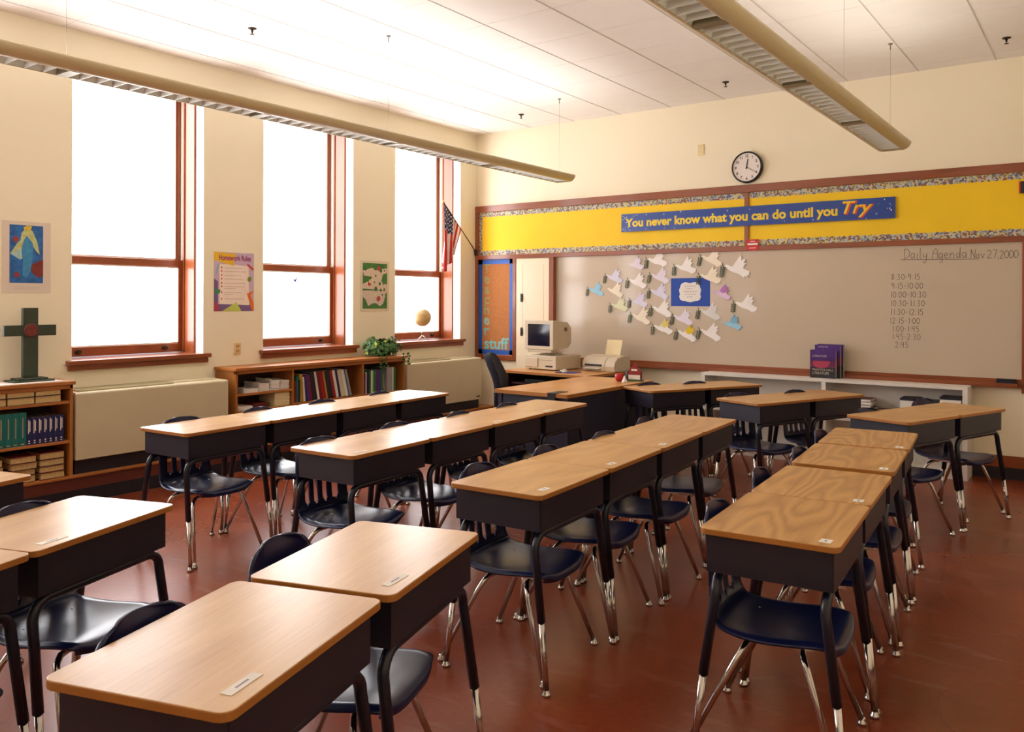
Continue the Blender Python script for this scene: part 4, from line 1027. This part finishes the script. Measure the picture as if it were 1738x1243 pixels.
# red schoolhouse, apple, little bell-shaped ornament, dark holder, on the desk
zt = 0.7605
sh = thing('schoolhouse_ornament', 'small red schoolhouse block with white sign on the teacher desk', 'ornament', (2.90, -1.33, zt), R(8))
MB().box(-0.075, 0.075, -0.03, 0.03, 0, 0.012).build('base', M_bk['green'], sh)
MB().prism([(-0.06, -0.02, 0.012), (0.06, -0.02, 0.012), (0.06, -0.02, 0.085), (0.035, -0.02, 0.12), (0.02, -0.02, 0.125), (0.02, -0.02, 0.145), (0, -0.02, 0.165), (-0.02, -0.02, 0.145), (-0.02, -0.02, 0.125), (-0.035, -0.02, 0.12), (-0.06, -0.02, 0.085)], (0, 0.04, 0)).build('house', mat('barn_red', (140, 26, 28), 0.45), sh)
MB().box(-0.055, 0.055, -0.024, -0.02, 0.016, 0.058).build('sign_plate', M_paper, sh)
MB().box(-0.028, 0.028, -0.023, -0.02, 0.095, 0.112).build('name_strip', M_paper, sh)
ap = thing('apple_ornament', 'shiny red apple on the teacher desk left of the schoolhouse', 'apple', (2.80, -1.44, zt))
MB().lathe([(0.004, 0.004), (0.02, 0.0), (0.036, 0.014), (0.044, 0.04), (0.040, 0.062), (0.022, 0.074), (0.006, 0.066)], n=20).build('fruit', mat('apple_red', (176, 18, 24), 0.2, vary=0.1), ap)
MB().tube([(0, 0, 0.066), (0.004, 0, 0.088)], 0.0022, 6).build('stem', M_steel, ap)
tag(MB().lathe([(0.027, 0), (0.026, 0.006), (0.012, 0.035), (0.009, 0.05), (0.002, 0.056)], n=16).build('bell_ornament', M_paper, loc=(2.872, -1.475, zt)), 'tiny white bell-shaped ornament between the apple and the schoolhouse', 'ornament')
tag(MB().lathe([(0.022, 0), (0.022, 0.09), (0.018, 0.09), (0.018, 0.01)], n=16).build('pencil_cup', M_navyp, loc=(2.83, -1.33, zt)), 'dark navy cup behind the red apple on the teacher desk', 'cup')
cl_ = thing('desk_clip', 'black metal clamp on the near edge of the teacher desk', 'clamp', (2.86, -2.52, zt))  # plain clamp hung over the desk edge, carries no lamp
MB().box(-0.05, 0.03, -0.13, 0.06, 0, 0.004).build('plate', M_black, cl_)
MB().box(-0.045, 0.025, -0.128, -0.121, -0.075, 0.0).box(-0.045, 0.025, -0.128, -0.08, -0.075, -0.067).build('jaw', M_black, cl_)
# binder and papers on keyboard shelf
bp_ = rtp(-0.22, -0.12, 0.6205)
tag(MB().box(-0.13, 0.13, -0.16, 0.13, 0, 0.035).build('ring_binder', mat('dark_green_binder', (26, 46, 40), 0.4), loc=bp_, bevel=0.003), 'dark green binder on the shelf below the computer', 'binder')
bp2 = rtp(0.17, -0.13, 0.6205)
tag(MB().box(-0.14, 0.14, -0.14, 0.12, 0, 0.02).build('paper_pile', M_paper, loc=bp2), 'white paper pile beside the binder under the computer table top', 'papers')
# teacher's task chair
tc_ = thing('task_chair', 'black high-backed task chair between the ventilator and the teacher desk', 'chair', (1.86, -1.62, 0), R(26))
M_fab = mat('black_upholstery', (24, 26, 42), 0.9, vary=0.15, scale=80)
def cushion(prof, halfw, nm, n=10):
    G = []
    for (x, z, hw) in prof:
        G.append([(x + 0.02*(abs(i-n/2)/(n/2))**2, (-1 + 2*i/n)*hw, z) for i in range(n+1)])
    o = MB().grid(G).build(nm, M_fab, tc_)
    s = o.modifiers.new('pad', 'SOLIDIFY'); s.thickness = 0.07; s.offset = 0
    b = o.modifiers.new('sub', 'SUBSURF'); b.levels = 2; b.render_levels = 2
    return o
cushion([(-0.20, 0.46, 0.13), (-0.235, 0.50, 0.19), (-0.23, 0.58, 0.22), (-0.225, 0.68, 0.225), (-0.25, 0.78, 0.22), (-0.30, 0.88, 0.20), (-0.34, 0.96, 0.16), (-0.355, 0.985, 0.09)], 0.2, 'backrest')
G = []
for k in range(8):
    xx = -0.21 + 0.46*k/7; hw = 0.235*math.sin(PI*(0.22+0.56*k/7))**.5
    G.append([(xx, (-1+2*i/8)*hw, 0.46 - 0.03*max(0, (k-5)/2)**2) for i in range(9)])
o = MB().grid(G).build('seat', M_fab, tc_); s = o.modifiers.new('pad', 'SOLIDIFY'); s.thickness = 0.07; s.offset = 0; s = o.modifiers.new('sub', 'SUBSURF'); s.levels = 2
MB().tube([(0.0, 0, 0.40), (-0.18, 0, 0.395), (-0.27, 0, 0.42), (-0.275, 0, 0.60)], 0.016, 8).build('back_bracket', M_black, tc_)
MB().lathe([(0.03, 0.09), (0.03, 0.25), (0.018, 0.25), (0.018, 0.41)], n=16).build('gas_column', M_black, tc_)
for k in range(5):
    a = 2*PI*k/5 + .3; c, s = math.cos(a), math.sin(a)
    lg = MB().tube([(0.02*c, 0.02*s, 0.105), (0.16*c, 0.16*s, 0.095), (0.28*c, 0.28*s, 0.065)], [0.024, 0.019, 0.014], 8).build('leg', M_black, tc_)
    MB().lathe([(0.024, -0.02), (0.026, 0), (0.024, 0.02)], (0.28*c, 0.28*s, 0.026), 14, axis='Y').tube([(0.28*c, 0.28*s, 0.03), (0.28*c, 0.28*s, 0.065)], 0.006, 6).build('caster', M_black, lg)

# ================================================================== STUDENT DESKS AND CHAIRS
DH = 0.755; DS, DL = 0.436, 0.607
def make_desk(lam):
    t = thing('student_desk', 'x', 'desk')
    hx, hy = DS/2, DL/2
    MB().prism(rrect(-hx, hx, -hy+0.001, hy-0.001, 0.028, DH-0.020), (0, 0, 0.020), 0, 1).build('desktop', [lam, M_edge], t, bevel=0.003)
    # steel book box: closed on three sides, open toward the pupil (-x)
    b = MB(); zt_, zb = DH-0.0203, DH-0.148; x0, x1, y0, y1 = -hx+0.018, hx-0.022, -hy+0.032, hy-0.032; th = 0.003
    b.box(x0, x1, y0, y0+th, zb+0.01, zt_); b.box(x0, x1, y1-th, y1, zb+0.01, zt_); b.box(x1-th, x1, y0, y1, zb+0.01, zt_)
    b.prism([(x0, y0, zb+0.012), (x1, y0, zb+0.012), (x1-0.014, y0+0.012, zb), (x0+0.004, y0+0.012, zb)], (0, 0.0001, 0))
    b.box(x0, x1, y0, y1, zb, zb+0.012); b.box(x0, x0+th, y0, y1, zb, zb+0.03)
    b.build('book_box', M_box, t, bevel=0.006)
    # two inverted-U tubes running lengthwise under the box
    for sx in (-1, 1):
        X = sx*(hx-0.046); xf = sx*(hx+0.018); zt2 = zb-0.0150; r = 0.0162
        ye = hy-0.036; pts = []
        def leg(sg):
            P = [(X, sg*(ye-0.06), zt2)]
            for q in range(1, 6):
                a = R(90*q/5); P.append((X, sg*(ye-0.06+0.06*math.sin(a)), zt2-0.06+0.06*math.cos(a)))
            P.append((X + (xf-X)*0.56, sg*(ye+0.012), 0.27))
            return P
        pts = leg(-1)[::-1] + leg(1)
        MB().tube(pts, r, 10).build('leg_frame', M_frame, t)
        for sg in (-1, 1):
            lg = MB().tube([(X + (xf-X)*0.56, sg*(ye+0.012), 0.275), (xf, sg*(ye+0.022), 0.02)], 0.012, 10).build('leg', M_chrome, t)
            MB().lathe([(0.006, 0.03), (0.012, 0.024), (0.013, 0.018), (0.018, 0.012), (0.019, 0.006), (0.016, 0.0005)], (xf, sg*(ye+0.022), 0), 14).build('glide', M_chrome, lg)
    return t
def make_chair():
    t = thing('student_chair', 'x', 'chair')
    # shell section: (x, z, half width)
    prof = [(0.226, 0.368, 0.160), (0.226, 0.384, 0.172), (0.206, 0.395, 0.188), (0.15, 0.398, 0.200), (0.07, 0.391, 0.206), (-0.02, 0.385, 0.207), (-0.10, 0.390, 0.200),
            (-0.168, 0.407, 0.186), (-0.198, 0.445, 0.176), (-0.207, 0.49, 0.172), (-0.211, 0.545, 0.172), (-0.215, 0.62, 0.174), (-0.221, 0.69, 0.172), (-0.230, 0.735, 0.160), (-0.238, 0.765, 0.132), (-0.242, 0.779, 0.090)]
    def cr(p0, p1, p2, p3, t):
        return tuple(0.5*((2*b) + (c-a)*t + (2*a-5*b+4*c-d)*t*t + (3*b-a-3*c+d)*t**3) for a, b, c, d in zip(p0, p1, p2, p3))
    P = [prof[0]] + prof + [prof[-1]]; NP = len(prof); SUB = 4; fine = []
    for k in range(NP-1):
        for q in range(SUB): fine.append(cr(P[k], P[k+1], P[k+2], P[k+3], q/SUB))
    fine.append(prof[-1])
    NR = len(fine); NC = 44
    sm = lambda t: max(0.0, min(1.0, t))**2*(3 - 2*max(0.0, min(1.0, t)))
    G = []
    for k, (x, z, hw) in enumerate(fine):
        u = k/SUB; w_back = sm((u-5.0)/3.5); w_front = 1 - sm(u/2.5)
        row = []
        for j in range(NC+1):
            c = -1 + 2*j/NC; bow = abs(c)**2.4; lip = sm((abs(c)-0.86)/0.14)
            xx = x + w_back*(0.030*bow - 0.008*lip) - w_front*0.035*abs(c)**5
            zz = z + (1-w_back)*(0.022*bow*(1-0.6*w_front) - 0.014*lip*(1-w_front))
            if u > 12.5: zz -= 0.010*abs(c)**2
            row.append((xx, c*hw, zz))
        G.append(row)
    SP = int(7.6*SUB)
    def slot(i, j):
        k = i + SP; u = (k+0.5)/SUB; c = -1 + 2*(j+0.5)/NC
        for c0 in (-0.56, -0.19, 0.19, 0.56):
            cc = c0*(1 + 0.0*(u-9))
            dv = max(0.0, abs(u-10.0) - 1.35)/0.55; dh = abs(c-cc)/0.105
            if dh*dh + dv*dv < 1.0 and abs(u-10.0) < 1.9: return True
        return False
    seat = MB().grid(G[:SP+1]).build('seat', M_plastic, t)
    back = MB().grid(G[SP:], skip=slot).build('backrest', M_plastic, t)
    for o in (seat, back):
        s = o.modifiers.new('thick', 'SOLIDIFY'); s.thickness = 0.008; s.offset = 0
    m = MB()
    for xx, yy in ((0.12, 0.10), (0.12, -0.10), (-0.09, 0.10), (-0.09, -0.10)): m.lathe([(0.006, 0.386), (0.005, 0.3965), (0.001, 0.398)], (xx, yy, 0), 8)
    m.build('rivet', M_chrome, t)
    MB().prism([(-0.11, -0.115, 0.362), (0.14, -0.115, 0.362), (0.14, 0.115, 0.362), (0.12, 0.115, 0.362), (0.12, -0.095, 0.362), (-0.09, -0.095, 0.362), (-0.09, 0.115, 0.362), (-0.11, 0.115, 0.362)], (0, 0, 0.014)).build('seat_frame', M_chrome, t)
    for sx, bx, fx in ((1, 0.10, 0.235), (-1, -0.07, -0.245)):
        for sy in (-1, 1):
            p = [(bx, 0.0, 0.355), (bx, sy*0.10, 0.355), (bx + sx*0.006, sy*0.135, 0.352), (bx + sx*0.016, sy*0.158, 0.336), (bx + sx*0.03, sy*0.172, 0.308), (fx*0.995, sy*0.232, 0.02)]
            lg = MB().tube(p, [0.011]*5 + [0.0105], 10).build('leg', M_chrome, t)
            MB().lathe([(0.008, 0.03), (0.012, 0.024), (0.012, 0.018), (0.017, 0.012), (0.018, 0.006), (0.015, 0.0005)], (fx, sy*0.2335, 0), 14).build('glide', M_chrome, lg)
    return t
desk_a, desk_b, desk_c, chair0 = make_desk(M_lam), make_desk(M_lam2), make_desk(M_lam3), make_chair()
index_kids()
used = set()
def instance(proto, x, y, rz, label, group, nm=None):
    if proto.name in used: o = copy_tree(proto)
    else: o = proto; used.add(proto.name)
    o.location = (x, y, 0); o.rotation_euler = (0, 0, rz); o['label'] = label; o['group'] = group
    return o
def tagcard(desk, w, l, ang=0.0, dy=0.11):
    m = MB().box(-w/2, w/2, -l/2, l/2, DH+0.0002, DH+0.0012, T=None)
    o = m.build('name_card', M_paper, desk); o.location = (DS/2-0.05, -DL/2+dy, 0); o.rotation_euler = (0, 0, ang)
    MB().box(-w/10, w/10, -l/5, l/5, DH+0.0012, DH+0.0014).build('card_writing', MATS['grey_ink'], o)
# rows: name, left-near corner of the desk line, angle, number, prototype, where
RW = [
 ('R1', 1.873, -5.498, 3.61, 4, desk_a, 'row nearest the windows', [(1.818,-5.20),(1.807,-4.648),(1.82,-4.10),(1.761,-3.469)], {}),
 ('R2', 3.083, -5.402, 3.48, 4, desk_a, 'second row from the windows', [(3.055,-5.203),(3.001,-4.581),(2.997,-4.0),(2.985,-3.453)], {0:1,2:1,3:1}),
 ('R3', 4.244, -5.535, 3.60, 4, desk_c, 'middle row', [(4.151,-5.257),(4.141,-4.71),(4.152,-4.149),(4.079,-3.517)], {0:2,1:2,2:2}),
 ('R4', 5.328, -5.555, 4.45, 2, desk_b, 'right walnut row', [(5.257,-5.285),(5.183,-4.627)], {0:3,1:3}),
]
EX = [
 ('R4c', 5.227, -4.271, 5.58, 1, desk_b, 'third of the right walnut row', [(5.161,-4.005)], {0:3}),
 ('R4d', 5.171, -3.646, 6.12, 1, desk_b, 'farthest of the right walnut row', [(5.091,-3.388)], {0:3}),
 ('A', 4.733, -7.336, 17.63, 1, desk_a, 'nearest the camera', [(4.60,-7.07)], {0:4}),
 ('B', 4.554, -6.729, 17.07, 1, desk_a, 'second nearest the camera', [(4.374,-6.508)], {0:4}),
 ('W1', 3.465, -7.101, 18.79, 1, desk_a, 'whole at the left photo edge', [(3.322,-6.778)], {0:4}),
 ('W2', 3.661, -7.679, 18.79, 1, desk_a, 'cut off at the lower left photo edge', [(3.56,-7.38)], {}),
 ('V', 2.489, -7.159, 15.0, 1, desk_a, 'in front of the left bookcase', [(2.38,-6.87)], {}),
]
FR = [
 ('F1', 5.009, -2.443, -20.01, 2, desk_c, 'right pair turned toward the front wall', [(5.069,-2.201),(5.273,-1.37)], {}),
 ('F2', 3.971, -2.082, -22.56, 2, desk_c, 'middle pair before the white bookcase', [(4.027,-1.834),(4.327,-1.34)], {}),
 ('F3', 2.988, -1.752, -27.14, 2, desk_c, 'pair beside the teacher desk', [(3.127,-1.53),(3.39,-1.156)], {}),
]
SHAPE = {0: None, 1: (0.024, 0.085), 2: (0.03, 0.06), 3: (0.036, 0.042), 4: (0.026, 0.095)}
def place_row(row, deskwords, chairwords):
    nm, x, y, a, n, proto, where, chairs, tags = row
    c, s = math.cos(R(a)), math.sin(R(a))
    for i in range(n):
        lx, ly = DS/2, DL*(i+0.5)
        dx, dy = x + c*lx - s*ly, y + s*lx + c*ly
        d = instance(proto, dx, dy, R(a) + random.uniform(-.004, .004), deskwords(i), 'student desks')
        if i in tags: tagcard(d, *SHAPE[tags[i]], ang=random.uniform(-.08, .08), dy=0.06 if tags[i] >= 3 and tags[i] != 4 else 0.11)
        if i < len(chairs):
            bx, by = chairs[i]; ja = R(a) + random.uniform(-.05, .05)
            if proto is None: pass
            instance(chair0, bx + 0.242*math.cos(ja), by + 0.242*math.sin(ja), ja, chairwords(i), 'student chairs')
NTH = ['nearest', 'second', 'third', 'farthest']
for r_ in RW:
    place_row(r_, lambda i, r_=r_: 'wood-topped pupil desk, %s in the %s' % (NTH[i], r_[6]), lambda i, r_=r_: 'navy plastic chair at the %s desk of the %s' % (NTH[i], r_[6]))
for r_ in EX:
    place_row(r_, lambda i, r_=r_: 'wood-topped pupil desk, ' + r_[6], lambda i, r_=r_: 'navy plastic chair at the pupil desk ' + r_[6])
for r_ in FR:
    place_row(r_, lambda i, r_=r_: 'wood-topped pupil desk, %s one of the %s' % (('left', 'right')[i], r_[6]), lambda i, r_=r_: 'navy plastic chair at the %s desk of the %s' % (('left', 'right')[i], r_[6]))
